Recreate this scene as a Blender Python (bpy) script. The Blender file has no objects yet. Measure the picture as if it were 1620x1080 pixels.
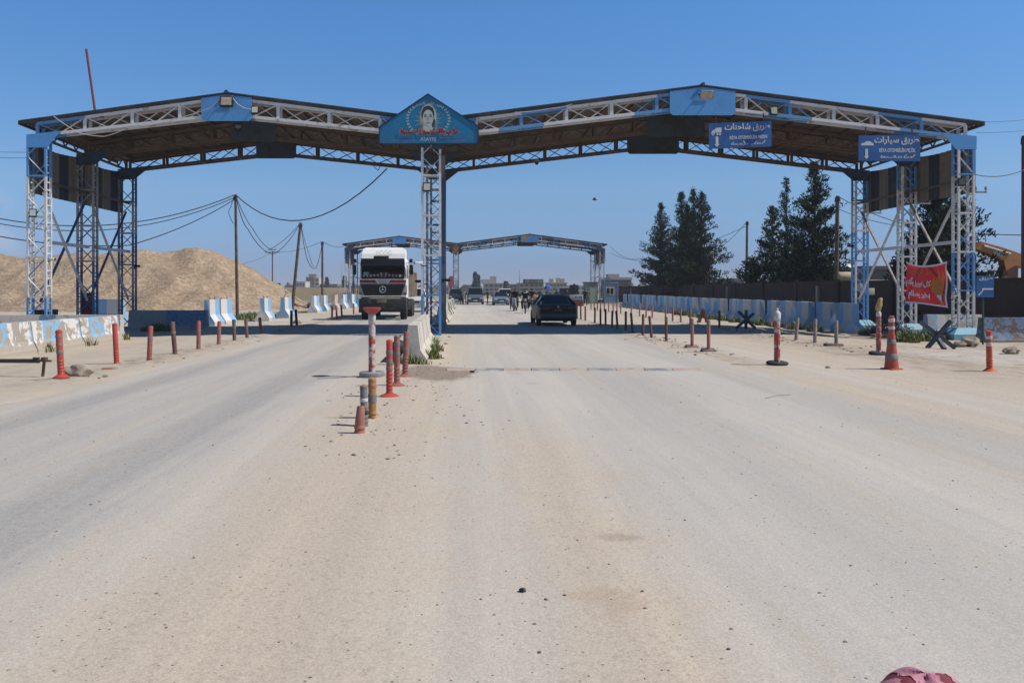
import bpy, bmesh, math, random
from mathutils import Vector, Matrix, noise as mnoise
from mathutils.geometry import tessellate_polygon
R = math.radians
sc = bpy.context.scene
C = sc.collection

# ------------------------------------------------------------------ camera, sky, sun, exposure
F, CX, HY, HC = 1308.0, 735.0, 459.0, 1.6          # focal length and principal point in photo pixels, eye height
cam = bpy.data.cameras.new('camera')
cam.sensor_fit = 'HORIZONTAL'; cam.sensor_width = 36.0
cam.lens = 36.0 * F / 1620.0
cam.shift_x = (810 - CX) / 1620.0
cam.shift_y = (HY - 540) / 1620.0
cam.clip_start = 0.05; cam.clip_end = 9000
cam_o = bpy.data.objects.new('camera', cam); C.objects.link(cam_o)
cam_o.location = (0, 0, HC); cam_o.rotation_euler = (R(90), 0, 0)
sc.camera = cam_o

SUN = Vector((0.606, -0.12, 0.786)).normalized()
w = bpy.data.worlds.new('World'); sc.world = w; w.use_nodes = True
nt = w.node_tree
bg = nt.nodes['Background']; bg.inputs['Strength'].default_value = 0.13
sky = nt.nodes.new('ShaderNodeTexSky'); sky.sky_type = 'NISHITA'; sky.sun_disc = False
sky.sun_elevation = math.asin(SUN.z); sky.sun_rotation = math.atan2(SUN.x, SUN.y)
sky.altitude = 0; sky.air_density = 1.0; sky.dust_density = 0.2; sky.ozone_density = 10.0
# duller, bluer horizon for dusty air; unseen zenith darkened to weaken the fill light
tc = nt.nodes.new('ShaderNodeTexCoord'); sx = nt.nodes.new('ShaderNodeSeparateXYZ'); rp = nt.nodes.new('ShaderNodeValToRGB')
mx = nt.nodes.new('ShaderNodeMix'); mx.data_type = 'RGBA'; mx.blend_type = 'MULTIPLY'; mx.inputs[0].default_value = 1.0; mx.clamp_result = False
nt.links.new(tc.outputs['Generated'], sx.inputs[0]); nt.links.new(sx.outputs[2], rp.inputs[0])
nt.links.new(sky.outputs[0], mx.inputs[6]); nt.links.new(rp.outputs[0], mx.inputs[7]); 
cl = nt.nodes.new('ShaderNodeTexNoise'); cl.inputs['Scale'].default_value = 11; cl.inputs['Detail'].default_value = 6; nt.links.new(tc.outputs['Generated'], cl.inputs['Vector'])
def _mr(v, a, b, c=0.0, d=1.0):
    n = nt.nodes.new('ShaderNodeMapRange'); n.interpolation_type = 'SMOOTHSTEP'; nt.links.new(v, n.inputs[0])
    for i_, x_ in enumerate((a, b, c, d)): n.inputs[i_ + 1].default_value = x_
    return n.outputs[0]
def _mul(a, b):
    n = nt.nodes.new('ShaderNodeMath'); n.operation = 'MULTIPLY'; nt.links.new(a, n.inputs[0]); nt.links.new(b, n.inputs[1]); return n.outputs[0]
cf = _mul(_mul(_mr(cl.outputs[0], .50, .68, 0, .38), _mr(sx.outputs[0], -.42, -.50)), _mul(_mr(sx.outputs[2], .16, .10), _mr(sx.outputs[2], .02, .06)))
m3 = nt.nodes.new('ShaderNodeMix'); m3.data_type = 'RGBA'; m3.inputs[7].default_value = (5.2, 4.9, 5.0, 1)
nt.links.new(cf, m3.inputs[0]); nt.links.new(mx.outputs[2], m3.inputs[6]); nt.links.new(m3.outputs[2], bg.inputs['Color'])
for i, (p, c) in enumerate(((0.0, (.46, .51, .77)), (.03, (.48, .53, .77)), (.12, (.81, .81, .82)), (.32, (.72, 1.01, 1.10)), (.6, (.44, .52, .54)), (1.0, (.32, .39, .43)))):
    e = rp.color_ramp.elements[i] if i < 1 else (rp.color_ramp.elements.new(p) if i < 5 else rp.color_ramp.elements[-1])
    e.position = p; e.color = (*c, 1)
sl = bpy.data.lights.new('sun', 'SUN'); sl.energy = 5.0; sl.angle = R(0.53); sl.color = (1.0, 0.95, 0.88)
so = bpy.data.objects.new('sun', sl); C.objects.link(so)
so.rotation_euler = SUN.to_track_quat('Z', 'Y').to_euler()
sc.view_settings.view_transform = 'Standard'; sc.view_settings.look = 'None'
sc.view_settings.exposure = 0.0; sc.view_settings.gamma = 1.0
sc.cycles.max_bounces = 6; sc.cycles.diffuse_bounces = 3

def gp(px, py, z=0.0):
    Y = F * (HC - z) / (py - HY)
    return ((px - CX) / F * Y, Y)
def at(px, py, Y):
    return Vector(((px - CX) / F * Y, Y, HC - (py - HY) / F * Y))
def sstep(a, b, x):
    t = min(1, max(0, (x - a) / (b - a))); return t * t * (3 - 2 * t)
def fbm(x, y, s=1.0, o=3):
    v, a, f = 0, 1, s
    for i in range(o):
        v += a * mnoise.noise((x * f, y * f, 7.3 * i)); a *= .5; f *= 2.1
    return v
def gz(x, y):
    k = 1 - sstep(45, 80, y)
    return (-0.13 * sstep(11.5, 14.5, x) - 0.08 * sstep(7.8, 12, -x)) * k
def ridge(x, y):
    z = 0
    for (c, wd, h, y0, y1) in ((-7.15, .35, .06, 9, 40), (6.2, .32, .05, 20, 48), (10.5, .4, .05, 21, 60), (-1.2, .6, .03, 8, 27)):
        m = math.exp(-((x - c + .15 * fbm(y, c, .4, 2)) / wd) ** 2) * sstep(y0 - 2, y0 + 2, y) * (1 - sstep(y1, y1 + 6, y))
        z += h * m * max(0, .55 + .9 * fbm(x, y, 1.1, 3))
    return z

# ------------------------------------------------------------------ materials
MATS = {}
def newmat(name):
    m = bpy.data.materials.new(name); m.use_nodes = True
    return m, m.node_tree, m.node_tree.nodes['Principled BSDF']
def N(nt, t, **kw):
    n = nt.nodes.new(t)
    for k, v in kw.items(): setattr(n, k, v)
    return n
def mixc(nt, fac, a, b, mode='MIX'):
    n = N(nt, 'ShaderNodeMix', data_type='RGBA', blend_type=mode)
    for s, v in ((0, fac), (6, a), (7, b)):
        if isinstance(v, bpy.types.NodeSocket): nt.links.new(v, n.inputs[s])
        elif s == 0: n.inputs[0].default_value = v
        else: n.inputs[s].default_value = (*v, 1) if len(v) == 3 else v
    return n.outputs[2]
def noi(nt, vec, scale, detail=3, rough=.55, dist=0.0):
    n = N(nt, 'ShaderNodeTexNoise'); n.inputs['Scale'].default_value = scale
    n.inputs['Detail'].default_value = detail; n.inputs['Roughness'].default_value = rough; n.inputs['Distortion'].default_value = dist
    if vec is not None: nt.links.new(vec, n.inputs['Vector'])
    return n.outputs[0]
def ramp(nt, v, a, b, lo=0.0, hi=1.0):
    n = N(nt, 'ShaderNodeMapRange'); n.interpolation_type = 'SMOOTHSTEP'
    nt.links.new(v, n.inputs[0])
    for i, x in enumerate((a, b, lo, hi)): n.inputs[i + 1].default_value = x
    return n.outputs[0]
def mth(nt, op, a, b=None, c=None):
    n = N(nt, 'ShaderNodeMath', operation=op)
    for i, v in enumerate((a, b, c)):
        if v is None: continue
        if isinstance(v, bpy.types.NodeSocket): nt.links.new(v, n.inputs[i])
        else: n.inputs[i].default_value = v
    return n.outputs[0]
def vmap(nt, vec, scale=(1, 1, 1), loc=(0, 0, 0)):
    n = N(nt, 'ShaderNodeMapping'); nt.links.new(vec, n.inputs[0])
    n.inputs['Scale'].default_value = scale; n.inputs['Location'].default_value = loc
    return n.outputs[0]
def ocoord(nt):
    """object coordinates, shifted by a number of each object's own so that copies differ"""
    t = N(nt, 'ShaderNodeTexCoord'); oi = N(nt, 'ShaderNodeObjectInfo')
    s = mth(nt, 'MULTIPLY', oi.outputs['Random'], 37.0)
    a = N(nt, 'ShaderNodeVectorMath', operation='ADD')
    nt.links.new(t.outputs['Object'], a.inputs[0]); nt.links.new(s, a.inputs[1])
    return t.outputs['Object'], a.outputs[0], oi.outputs['Random']
def bump(nt, b, h, dist=.01, strength=.5):
    n = N(nt, 'ShaderNodeBump'); n.inputs['Strength'].default_value = strength; n.inputs['Distance'].default_value = dist
    nt.links.new(h, n.inputs['Height']); nt.links.new(n.outputs[0], b.inputs['Normal'])
def M(name, col, col2=None, scale=3.0, lo=.45, hi=.62, rough=.7, metal=0.0, dirt=None, dscale=1.2, dlo=.5, dhi=.75, bmp=0.0, bscale=30, var=.12, spec=.4, emit=None):
    """weathered surface: base colour, a second colour in patches, dirt in larger patches, fine tone variation"""
    if name in MATS: return MATS[name]
    m, nt, b = newmat(name); MATS[name] = m
    col = tuple(c * .82 for c in col); col2 = col2 and tuple(c * .82 for c in col2); dirt = dirt and tuple(c * .82 for c in dirt)
    _, v, rnd = ocoord(nt)
    fine = noi(nt, v, 14 * max(scale, .3) ** .5, 4, .7)
    dark = tuple(c * (1 - var) for c in col); lite = tuple(min(.95, c * (1 + var)) for c in col)
    c = mixc(nt, ramp(nt, fine, .3, .7), dark, lite)
    if col2: c = mixc(nt, ramp(nt, noi(nt, v, scale, 5, .65), lo, hi), c, col2)
    if dirt: c = mixc(nt, ramp(nt, noi(nt, v, dscale, 6, .7), dlo, dhi, 0, .85), c, dirt)
    nt.links.new(c, b.inputs['Base Color'])
    b.inputs['Roughness'].default_value = rough; b.inputs['Metallic'].default_value = metal
    b.inputs['Specular IOR Level'].default_value = spec
    if bmp: bump(nt, b, noi(nt, v, bscale, 4, .7), bmp, .6)
    if emit: b.inputs['Emission Color'].default_value = (*col, 1); b.inputs['Emission Strength'].default_value = emit
    return m

WHITEP = M('white_paint', (.74, .73, .71), (.36, .28, .21), 2.4, .56, .70, .55, dirt=(.42, .38, .33), dlo=.55, dhi=.8)
BLUEP = M('blue_paint', (.13, .34, .64), (.26, .24, .22), 2.6, .58, .72, .5, dirt=(.14, .24, .38), dlo=.5, dhi=.8)
PLATEB = M('blue_plate', (.11, .35, .70), (.20, .24, .28), 2.0, .62, .75, rough=.45, dirt=(.09, .24, .48), dscale=.8)
PRIMER = M('primer', (.15, .095, .062), (.08, .065, .05), 1.4, .4, .65, .75, dirt=(.19, .15, .11))
DARKPL = M('dark_plate', (.055, .085, .12), (.05, .05, .05), 1.2, rough=.6)
ROOFT = M('roof_top', (.05, .06, .055), (.10, .09, .075), 1.0, rough=.7)
ROOFU = M('roof_under', (.135, .105, .075), (.08, .065, .05), .7, .4, .7, .75, dirt=(.19, .14, .10))
CONC = M('concrete', (.62, .58, .50), (.48, .44, .38), 2.0, .45, .65, .9, bmp=.01, dirt=(.45, .38, .29), dscale=1.0)
BLACK = M('black', (.018, .018, .019), rough=.5)
RUBBER = M('rubber', (.03, .03, .03), (.10, .09, .08), 4, .5, .7, .85)
DKMETAL = M('dark_metal', (.06, .06, .065), rough=.5, metal=.4)
STEEL = M('steel', (.42, .42, .42), (.3, .28, .26), 6, rough=.4, metal=.7)
WOOD = M('pole_wood', (.10, .072, .052), (.16, .13, .10), 3, rough=.9)
LENS = M('lamp_lens', (.62, .58, .46), rough=.25)
WIRE = M('wire', (.025, .025, .03), rough=.6)
WHITE = M('white_plain', (.76, .76, .74), rough=.5, var=.05)
GLASSD = M('dark_glass', (.012, .015, .018), rough=.06, spec=.6, var=.05)
GREY = M('grey_plain', (.30, .30, .30), rough=.6)
STONE = M('stone', (.36, .30, .23), (.24, .20, .16), 3, rough=.95, bmp=.02, bscale=12)

def barrier_mat(name, a, b, axis, period, phase=0.0, peel=(.50, .60), conc=(.40, .35, .285), lowbare=.0):
    m, nt, bs = newmat(name)
    a, b, conc = (tuple(c * .82 for c in q) for q in (a, b, conc))
    obj, v, rnd = ocoord(nt)
    sp = N(nt, 'ShaderNodeSeparateXYZ'); nt.links.new(obj, sp.inputs[0])
    k = sp.outputs['XYZ'.index(axis)]
    f = mth(nt, 'FRACT', mth(nt, 'ADD', mth(nt, 'MULTIPLY', k, 1.0 / period), phase))
    edge = mth(nt, 'ADD', f, mth(nt, 'MULTIPLY', mth(nt, 'SUBTRACT', noi(nt, v, 5, 3), .5), .06))
    c = mixc(nt, ramp(nt, edge, .49, .51), a, b)
    c = mixc(nt, ramp(nt, noi(nt, v, 9, 4, .7), .3, .75, 0, .3), c, (.5, .47, .42))
    cc = mixc(nt, noi(nt, v, 7, 5, .7), tuple(x * .75 for x in conc), tuple(x * 1.2 for x in conc))
    p = ramp(nt, noi(nt, v, 2.6, 7, .72, .6), peel[0], peel[0] + .025)
    if lowbare:
        z = mth(nt, 'ADD', sp.outputs[2], mth(nt, 'MULTIPLY', mth(nt, 'SUBTRACT', noi(nt, v, 3, 4, .7), .5), .22))
        p = mth(nt, 'MAXIMUM', p, ramp(nt, z, lowbare + .02, lowbare - .02))
    c = mixc(nt, p, c, cc)
    dz = mth(nt, 'ADD', sp.outputs[2], mth(nt, 'MULTIPLY', noi(nt, v, 4, 4, .7), .25))
    c = mixc(nt, ramp(nt, dz, .34, .10, 0, .75), c, (.43, .36, .27))
    nt.links.new(c, bs.inputs['Base Color']); bs.inputs['Roughness'].default_value = .85
    bump(nt, bs, mixc(nt, p, noi(nt, v, 30, 4), noi(nt, v, 12, 5)), .012, .5)
    return m

# ------------------------------------------------------------------ mesh builder
_bcache = {}
def _bevbox(s, b):
    k = (tuple(round(x, 4) for x in s), round(b, 4))
    if k not in _bcache:
        bm = bmesh.new(); bmesh.ops.create_cube(bm, size=1)
        bmesh.ops.scale(bm, vec=s, verts=bm.verts)
        bmesh.ops.bevel(bm, geom=bm.edges[:], offset=b, segments=2, affect='EDGES', profile=.5)
        bm.verts.index_update()
        _bcache[k] = ([v.co.copy() for v in bm.verts], [[v.index for v in f.verts] for f in bm.faces]); bm.free()
    return _bcache[k]
class MB:
    def __init__(s): s.v = []; s.f = []; s.m = []; s.sm = []
    def add(s, vs, fs, m=0, smooth=False):
        o = len(s.v); s.v += [tuple(x) for x in vs]
        for f in fs: s.f.append([i + o for i in f]); s.m.append(m); s.sm.append(smooth)
        return s
    def box(s, c, size, m=0, rot=None, bev=0):
        if bev: vs, fs = _bevbox(size, bev)
        else:
            x, y, z = (a / 2 for a in size)
            vs = [Vector(p) for p in ((-x,-y,-z),(x,-y,-z),(x,y,-z),(-x,y,-z),(-x,-y,z),(x,-y,z),(x,y,z),(-x,y,z))]
            fs = [(0,3,2,1),(4,5,6,7),(0,1,5,4),(1,2,6,5),(2,3,7,6),(3,0,4,7)]
        c = Vector(c)
        return s.add([(rot @ p if rot else p) + c for p in vs], fs, m, bool(bev))
    def bar(s, a, b, w, h=None, m=0, up=(0, 0, 1)):
        a, b = Vector(a), Vector(b); h = h or w
        d = (b - a); L = d.length
        if L < 1e-6: return s
        d.normalize(); u = Vector(up)
        if abs(d.dot(u)) > .98: u = Vector((0, 1, 0))
        x = d.cross(u).normalized(); z = x.cross(d)
        vs = [p + x * i * w / 2 + z * j * h / 2 for p in (a, b) for i, j in ((-1,-1),(1,-1),(1,1),(-1,1))]
        return s.add(vs, [(3,2,1,0),(4,5,6,7),(0,1,5,4),(1,2,6,5),(2,3,7,6),(3,0,4,7)], m)
    def tube(s, pts, r, n=8, m=0, caps=True, r1=None):
        pts = [Vector(p) for p in pts]; rings = []; fs = []
        for i, p in enumerate(pts):
            d = (pts[min(i + 1, len(pts) - 1)] - pts[max(i - 1, 0)]).normalized()
            u = Vector((0, 0, 1)) if abs(d.z) < .95 else Vector((0, 1, 0))
            x = d.cross(u).normalized(); y = x.cross(d)
            rr = r if r1 is None else r + (r1 - r) * i / (len(pts) - 1)
            rings += [p + (x * math.cos(t) + y * math.sin(t)) * rr for t in (2 * math.pi * k / n for k in range(n))]
        for i in range(len(pts) - 1):
            for k in range(n):
                a, b = i * n + k, i * n + (k + 1) % n
                fs.append((a, b, b + n, a + n))
        s.add(rings, fs, m, True)
        if caps:
            s.add(rings[:n], [list(range(n))[::-1]], m); s.add(rings[-n:], [list(range(n))], m)
        return s
    def lathe(s, prof, n=16, m=0, c=(0, 0, 0), rot=None):
        vs = []; fs = []
        for (r, z) in prof:
            for k in range(n):
                t = 2 * math.pi * k / n; p = Vector((r * math.cos(t), r * math.sin(t), z))
                vs.append((rot @ p if rot else p) + Vector(c))
        for i in range(len(prof) - 1):
            for k in range(n):
                a, b = i * n + k, i * n + (k + 1) % n
                fs.append((a, b, b + n, a + n))
        fs.append(list(range(n))[::-1]); fs.append([len(prof) * n - n + k for k in range(n)])
        return s.add(vs, fs, m, True)
    def poly(s, pts, m=0):
        pts = [Vector(p) for p in pts]
        return s.add(pts, [tuple(t) for t in tessellate_polygon([pts])], m)
    def prism(s, pts, d, m=0, mside=None):
        """planar polygon pts thickened along vector d"""
        pts = [Vector(p) for p in pts]; d = Vector(d); n = len(pts)
        tri = [tuple(t) for t in tessellate_polygon([pts])]
        s.add(pts, tri, m); s.add([p + d for p in pts], [t[::-1] for t in tri], m)
        s.add(pts + [p + d for p in pts], [(i, (i + 1) % n, (i + 1) % n + n, i + n) for i in range(n)], m if mside is None else mside)
        return s
    def loft(s, rings, m=0, closed=True, caps=True, smooth=True):
        n = len(rings[0]); fs = []
        for i in range(len(rings) - 1):
            for k in range(n if closed else n - 1):
                a, b = i * n + k, i * n + (k + 1) % n
                fs.append((a, b, b + n, a + n))
        if caps: fs += [list(range(n))[::-1], [(len(rings) - 1) * n + k for k in range(n)]]
        return s.add([p for r in rings for p in r], fs, m, smooth)
    def blob(s, c, r, m=0, seed=0, amp=.25, sub=2):
        bm = bmesh.new(); bmesh.ops.create_icosphere(bm, subdivisions=sub, radius=1)
        bm.verts.index_update(); vs = []
        for v in bm.verts:
            k = 1 + amp * mnoise.noise(v.co * 1.7 + Vector((seed, seed * .7, 0)))
            vs.append(Vector((v.co.x * r[0] * k + c[0], v.co.y * r[1] * k + c[1], v.co.z * r[2] * k + c[2])))
        s.add(vs, [[v.index for v in f.verts] for f in bm.faces], m, True); bm.free(); return s
    def build(s, name, mats, parent=None, loc=None):
        me = bpy.data.meshes.new(name); me.from_pydata(s.v, [], s.f)
        if not isinstance(mats, (list, tuple)): mats = [mats]
        for mt in mats: me.materials.append(mt)
        me.polygons.foreach_set('material_index', s.m)
        me.polygons.foreach_set('use_smooth', s.sm)
        me.update()
        bm = bmesh.new(); bm.from_mesh(me); bmesh.ops.recalc_face_normals(bm, faces=bm.faces); bm.to_mesh(me); bm.free()
        if any(s.sm): me.set_sharp_from_angle(angle=R(40))
        o = bpy.data.objects.new(name, me); C.objects.link(o)
        if parent: o.parent = parent
        if loc is not None: o.location = loc
        return o
def tag(o, label=None, cat=None, group=None, kind=None):
    for k, v in (('label', label), ('category', cat), ('group', group), ('kind', kind)):
        if v: o[k] = v
    return o
def thing(name, label, cat, loc=(0, 0, 0), rz=0, group=None):
    o = bpy.data.objects.new(name, None); C.objects.link(o); o.empty_display_size = .1
    o.location = loc; o.rotation_euler = (0, 0, rz)
    return tag(o, label, cat, group)
def kids(o): return [c for c in bpy.data.objects if c.parent == o]
def dup(o, loc, rz=0, label=None, group=None, rot=None):
    def cp(x, par):
        c = x.copy(); C.objects.link(c)
        if par: c.parent = par
        for ch in KIDS.get(x.name, ()): cp(ch, c)
        return c
    KIDS = {}
    for x in bpy.data.objects:
        if x.parent: KIDS.setdefault(x.parent.name, []).append(x)
    r = cp(o, None); r.location = loc; r.rotation_euler = rot or (0, 0, rz)
    if label: r['label'] = label
    if group: r['group'] = group
    return r
ORD = ['first', 'second', 'third', 'fourth', 'fifth', 'sixth', 'seventh', 'eighth', 'ninth', 'tenth', 'eleventh', 'twelfth', 'thirteenth',
       'fourteenth', 'fifteenth', 'sixteenth', 'seventeenth', 'eighteenth', 'nineteenth', 'twentieth', 'twenty-first', 'twenty-second', 'twenty-third', 'twenty-fourth', 'twenty-fifth']

# ------------------------------------------------------------------ lettering
AF = {'ا':'FE8D FE8E','أ':'FE83 FE84','ب':'FE8F FE90 FE91 FE92','ت':'FE95 FE96 FE97 FE98','ة':'FE93 FE94','ج':'FE9D FE9E FE9F FEA0','ح':'FEA1 FEA2 FEA3 FEA4',
      'خ':'FEA5 FEA6 FEA7 FEA8','د':'FEA9 FEAA','ر':'FEAD FEAE','ز':'FEAF FEB0','س':'FEB1 FEB2 FEB3 FEB4','ش':'FEB5 FEB6 FEB7 FEB8','ط':'FEC1 FEC2 FEC3 FEC4',
      'ق':'FED5 FED6 FED7 FED8','ك':'FED9 FEDA FEDB FEDC','ل':'FEDD FEDE FEDF FEE0','م':'FEE1 FEE2 FEE3 FEE4','ن':'FEE5 FEE6 FEE7 FEE8','ه':'FEE9 FEEA FEEB FEEC',
      'و':'FEED FEEE','ى':'FEEF FEF0','ي':'FEF1 FEF2 FEF3 FEF4','ع':'FEC9 FECA FECB FECC'}
AF = {k: v.split() for k, v in AF.items()}
def arabic(s):
    out = []
    for i, ch in enumerate(s):
        if ch not in AF: out.append(ch); continue
        pj = i > 0 and s[i - 1] in AF and len(AF[s[i - 1]]) == 4
        nj = i + 1 < len(s) and s[i + 1] in AF and len(AF[ch]) == 4
        out.append(chr(int(AF[ch][3 if pj and nj else 1 if pj else 2 if nj else 0], 16)))
    return ''.join(reversed(out))
def glyphs(s, offset=0.0):
    """flat outline of a line of text: points (x, y) scaled to a unit box, and faces"""
    c = bpy.data.curves.new('text', 'FONT'); c.body = s; c.size = 1; c.offset = offset; c.resolution_u = 3
    o = bpy.data.objects.new('text', c); C.objects.link(o)
    bpy.context.view_layer.update()
    dg = bpy.context.evaluated_depsgraph_get(); me = o.evaluated_get(dg).to_mesh()
    vs = [(v.co.x, v.co.y) for v in me.vertices]; fs = [list(p.vertices) for p in me.polygons]
    o.evaluated_get(dg).to_mesh_clear(); bpy.data.objects.remove(o); bpy.data.curves.remove(c)
    x0 = min(v[0] for v in vs); x1 = max(v[0] for v in vs); y0 = min(v[1] for v in vs); y1 = max(v[1] for v in vs)
    return [((x - x0) / (x1 - x0), (y - y0) / (y1 - y0)) for x, y in vs], fs
def letter(mb, s, box, fn, m=0, offset=.012, curve=None):
    """lay text into box (u0, v0, u1, v1) of a surface; fn(u, v) -> 3-D point"""
    vs, fs = glyphs(s, offset); u0, v0, u1, v1 = box; P = []
    for x, y in vs:
        u = u0 + x * (u1 - u0); v = v0 + y * (v1 - v0)
        if curve: v += curve(x)
        P.append(fn(u, v))
    mb.add(P, fs, m)
def strokes(mb, lines, wd, fn, m=0):
    for ln in lines:
        for (a, b) in zip(ln, ln[1:]):
            d = Vector((b[0] - a[0], b[1] - a[1])); L = d.length or 1e-6; d /= L; n = Vector((-d.y, d.x)) * wd / 2; e = d * wd * .3
            mb.add([fn(a[0] - e.x + n.x, a[1] - e.y + n.y), fn(a[0] - e.x - n.x, a[1] - e.y - n.y), fn(b[0] + e.x - n.x, b[1] + e.y - n.y), fn(b[0] + e.x + n.x, b[1] + e.y + n.y)], [(0, 1, 2, 3)], m)

# ------------------------------------------------------------------ ground and road
def ground_mat(name, road):
    m, nt, b = newmat(name)
    g = N(nt, 'ShaderNodeNewGeometry'); P = g.outputs['Position']
    sp = N(nt, 'ShaderNodeSeparateXYZ'); nt.links.new(P, sp.inputs[0]); x, y = sp.outputs[0], sp.outputs[1]
    long = noi(nt, vmap(nt, P, (1.1, .09, 1)), 1.0, 5, .6, .4)          # streaks along the road
    mid = noi(nt, P, .9, 5, .62); big = noi(nt, vmap(nt, P, (1, .5, 1)), .16, 4, .6)
    fine = noi(nt, P, 55, 3, .7); fine2 = noi(nt, P, 17, 4, .7)
    def band(c, wd, amp=.5, soft=1.0, src=x):
        d = mth(nt, 'ABSOLUTE', mth(nt, 'ADD', mth(nt, 'SUBTRACT', src, c), mth(nt, 'MULTIPLY', mth(nt, 'SUBTRACT', mid, .5), amp * 2)))
        return ramp(nt, d, wd + soft * .5, max(0, wd - soft * .5))
    sand, dust, grey = (.475, .395, .305), (.475, .437, .388), (.262, .260, .256)
    if road:
        c = mixc(nt, ramp(nt, big, .35, .65), dust, (.425, .398, .36))
        # lane polish: the grey wheel tracks of the left lane and fainter ones on the right
        tr = mth(nt, 'MAXIMUM', mth(nt, 'MAXIMUM', band(-5.35, .42, .22, .8), band(-3.05, .50, .28, .9)), mth(nt, 'MULTIPLY', band(-4.2, 1.9, .3, 1.0), .42))
        tr2 = mth(nt, 'MULTIPLY', mth(nt, 'MAXIMUM', band(2.6, .5, .5, 1.4), band(5.3, .8, .5, 1.5)), .42)
        t = mth(nt, 'MULTIPLY', mth(nt, 'MAXIMUM', tr, tr2), ramp(nt, long, .30, .62, .55, 1.0))
        c = mixc(nt, mth(nt, 'MULTIPLY', t, .92), c, grey)
        # sand blown over the middle strip, the foot of the bollards and the right-hand side
        s = mth(nt, 'MAXIMUM', band(-1.0, .9, .8, 1.5), mth(nt, 'MULTIPLY', band(.75, .35, .6, 1.0), ramp(nt, y, 12, 7)))
        s = mth(nt, 'MULTIPLY', s, ramp(nt, y, 40, 25, .2, 1))
        s2 = mth(nt, 'MULTIPLY', ramp(nt, mth(nt, 'ADD', x, mth(nt, 'MULTIPLY', mid, 3.0)), 7.6, 9.6), ramp(nt, y, 8, 14))
        s3 = mth(nt, 'MAXIMUM', band(6.2, .55, .5, .9), band(-6.95, .75, .8, .8))
        s3 = mth(nt, 'MULTIPLY', s3, ramp(nt, y, 6, 12))
        s = mth(nt, 'MAXIMUM', mth(nt, 'MAXIMUM', s, s2), s3)
        s = mth(nt, 'MAXIMUM', s, mth(nt, 'MULTIPLY', ramp(nt, long, .50, .72), .75))
        c = mixc(nt, mth(nt, 'MULTIPLY', s, ramp(nt, fine2, .2, .6, .6, 1)), c, sand)
        grit = noi(nt, P, 38, 5, .8)
        c = mixc(nt, mth(nt, 'MULTIPLY', mth(nt, 'MULTIPLY', s, ramp(nt, grit, .50, .64)), .55), c, (.25, .195, .145))
        c = mixc(nt, mth(nt, 'MULTIPLY', ramp(nt, grit, .42, .30), .45), c, (.58, .54, .48))
        stn = N(nt, 'ShaderNodeTexVoronoi'); stn.inputs['Scale'].default_value = 1.0; nt.links.new(vmap(nt, P, (.75, 1.1, 1)), stn.inputs['Vector'])
        ss = N(nt, 'ShaderNodeSeparateColor'); nt.links.new(stn.outputs['Color'], ss.inputs[0])
        sd = mth(nt, 'ADD', stn.outputs['Distance'], mth(nt, 'MULTIPLY', mth(nt, 'SUBTRACT', noi(nt, P, 7, 5, .7), .5), .22))
        c = mixc(nt, mth(nt, 'MULTIPLY', mth(nt, 'MULTIPLY', ramp(nt, sd, .13, .05), ramp(nt, ss.outputs[0], .72, .76)), .5), c, (.20, .155, .11))
        dirtn = noi(nt, P, 2.3, 6, .72)
        v3 = mth(nt, 'MAXIMUM', mth(nt, 'MAXIMUM', band(6.2, .38, .6, .6), band(10.5, .4, .6, .7)), band(-7.0, .35, .6, .6))
        v3 = mth(nt, 'MULTIPLY', mth(nt, 'MULTIPLY', v3, ramp(nt, y, 15, 20)), ramp(nt, dirtn, .46, .58))
        c = mixc(nt, mth(nt, 'MULTIPLY', v3, .75), c, (.20, .155, .115))
        rough = mth(nt, 'MULTIPLY', mth(nt, 'MULTIPLY', ramp(nt, mth(nt, 'ADD', x, mth(nt, 'MULTIPLY', mid, 2.5)), 9.6, 11.0), ramp(nt, y, 12, 17)), ramp(nt, y, 34, 28))
        c = mixc(nt, mth(nt, 'MULTIPLY', rough, ramp(nt, noi(nt, vmap(nt, P, (2.2, .6, 1)), 1.6, 6, .75), .40, .62, .15, .85)), c, (.27, .205, .15))
        # damp earth at the head of the median and a few small stains
        dx = mth(nt, 'MULTIPLY', mth(nt, 'ADD', x, .55), 1.25); dy = mth(nt, 'MULTIPLY', mth(nt, 'SUBTRACT', y, 15.9), .62)
        rr = mth(nt, 'SQRT', mth(nt, 'ADD', mth(nt, 'MULTIPLY', dx, dx), mth(nt, 'MULTIPLY', dy, dy)))
        rr = mth(nt, 'ADD', rr, mth(nt, 'MULTIPLY', mth(nt, 'SUBTRACT', mid, .5), 1.3))
        c = mixc(nt, ramp(nt, rr, 1.05, .75, 0, .85), c, (.175, .125, .085))
        dx = mth(nt, 'MULTIPLY', mth(nt, 'SUBTRACT', x, .75), 1.0); dy = mth(nt, 'MULTIPLY', mth(nt, 'SUBTRACT', y, 4.25), .75)
        rr = mth(nt, 'ADD', mth(nt, 'SQRT', mth(nt, 'ADD', mth(nt, 'MULTIPLY', dx, dx), mth(nt, 'MULTIPLY', dy, dy))), mth(nt, 'MULTIPLY', mth(nt, 'SUBTRACT', noi(nt, P, 5, 4, .7), .5), .5))
        c = mixc(nt, ramp(nt, rr, .22, .08, 0, .7), c, (.40, .31, .22))
    else:
        c = mixc(nt, ramp(nt, mid, .35, .7), sand, (.40, .34, .27))
        c = mixc(nt, ramp(nt, big, .5, .65), c, dust)
        c = mixc(nt, mth(nt, 'MULTIPLY', ramp(nt, noi(nt, P, 2.0, 6, .75), .5, .64), ramp(nt, x, 9.5, 12)), c, (.26, .20, .145))
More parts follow.
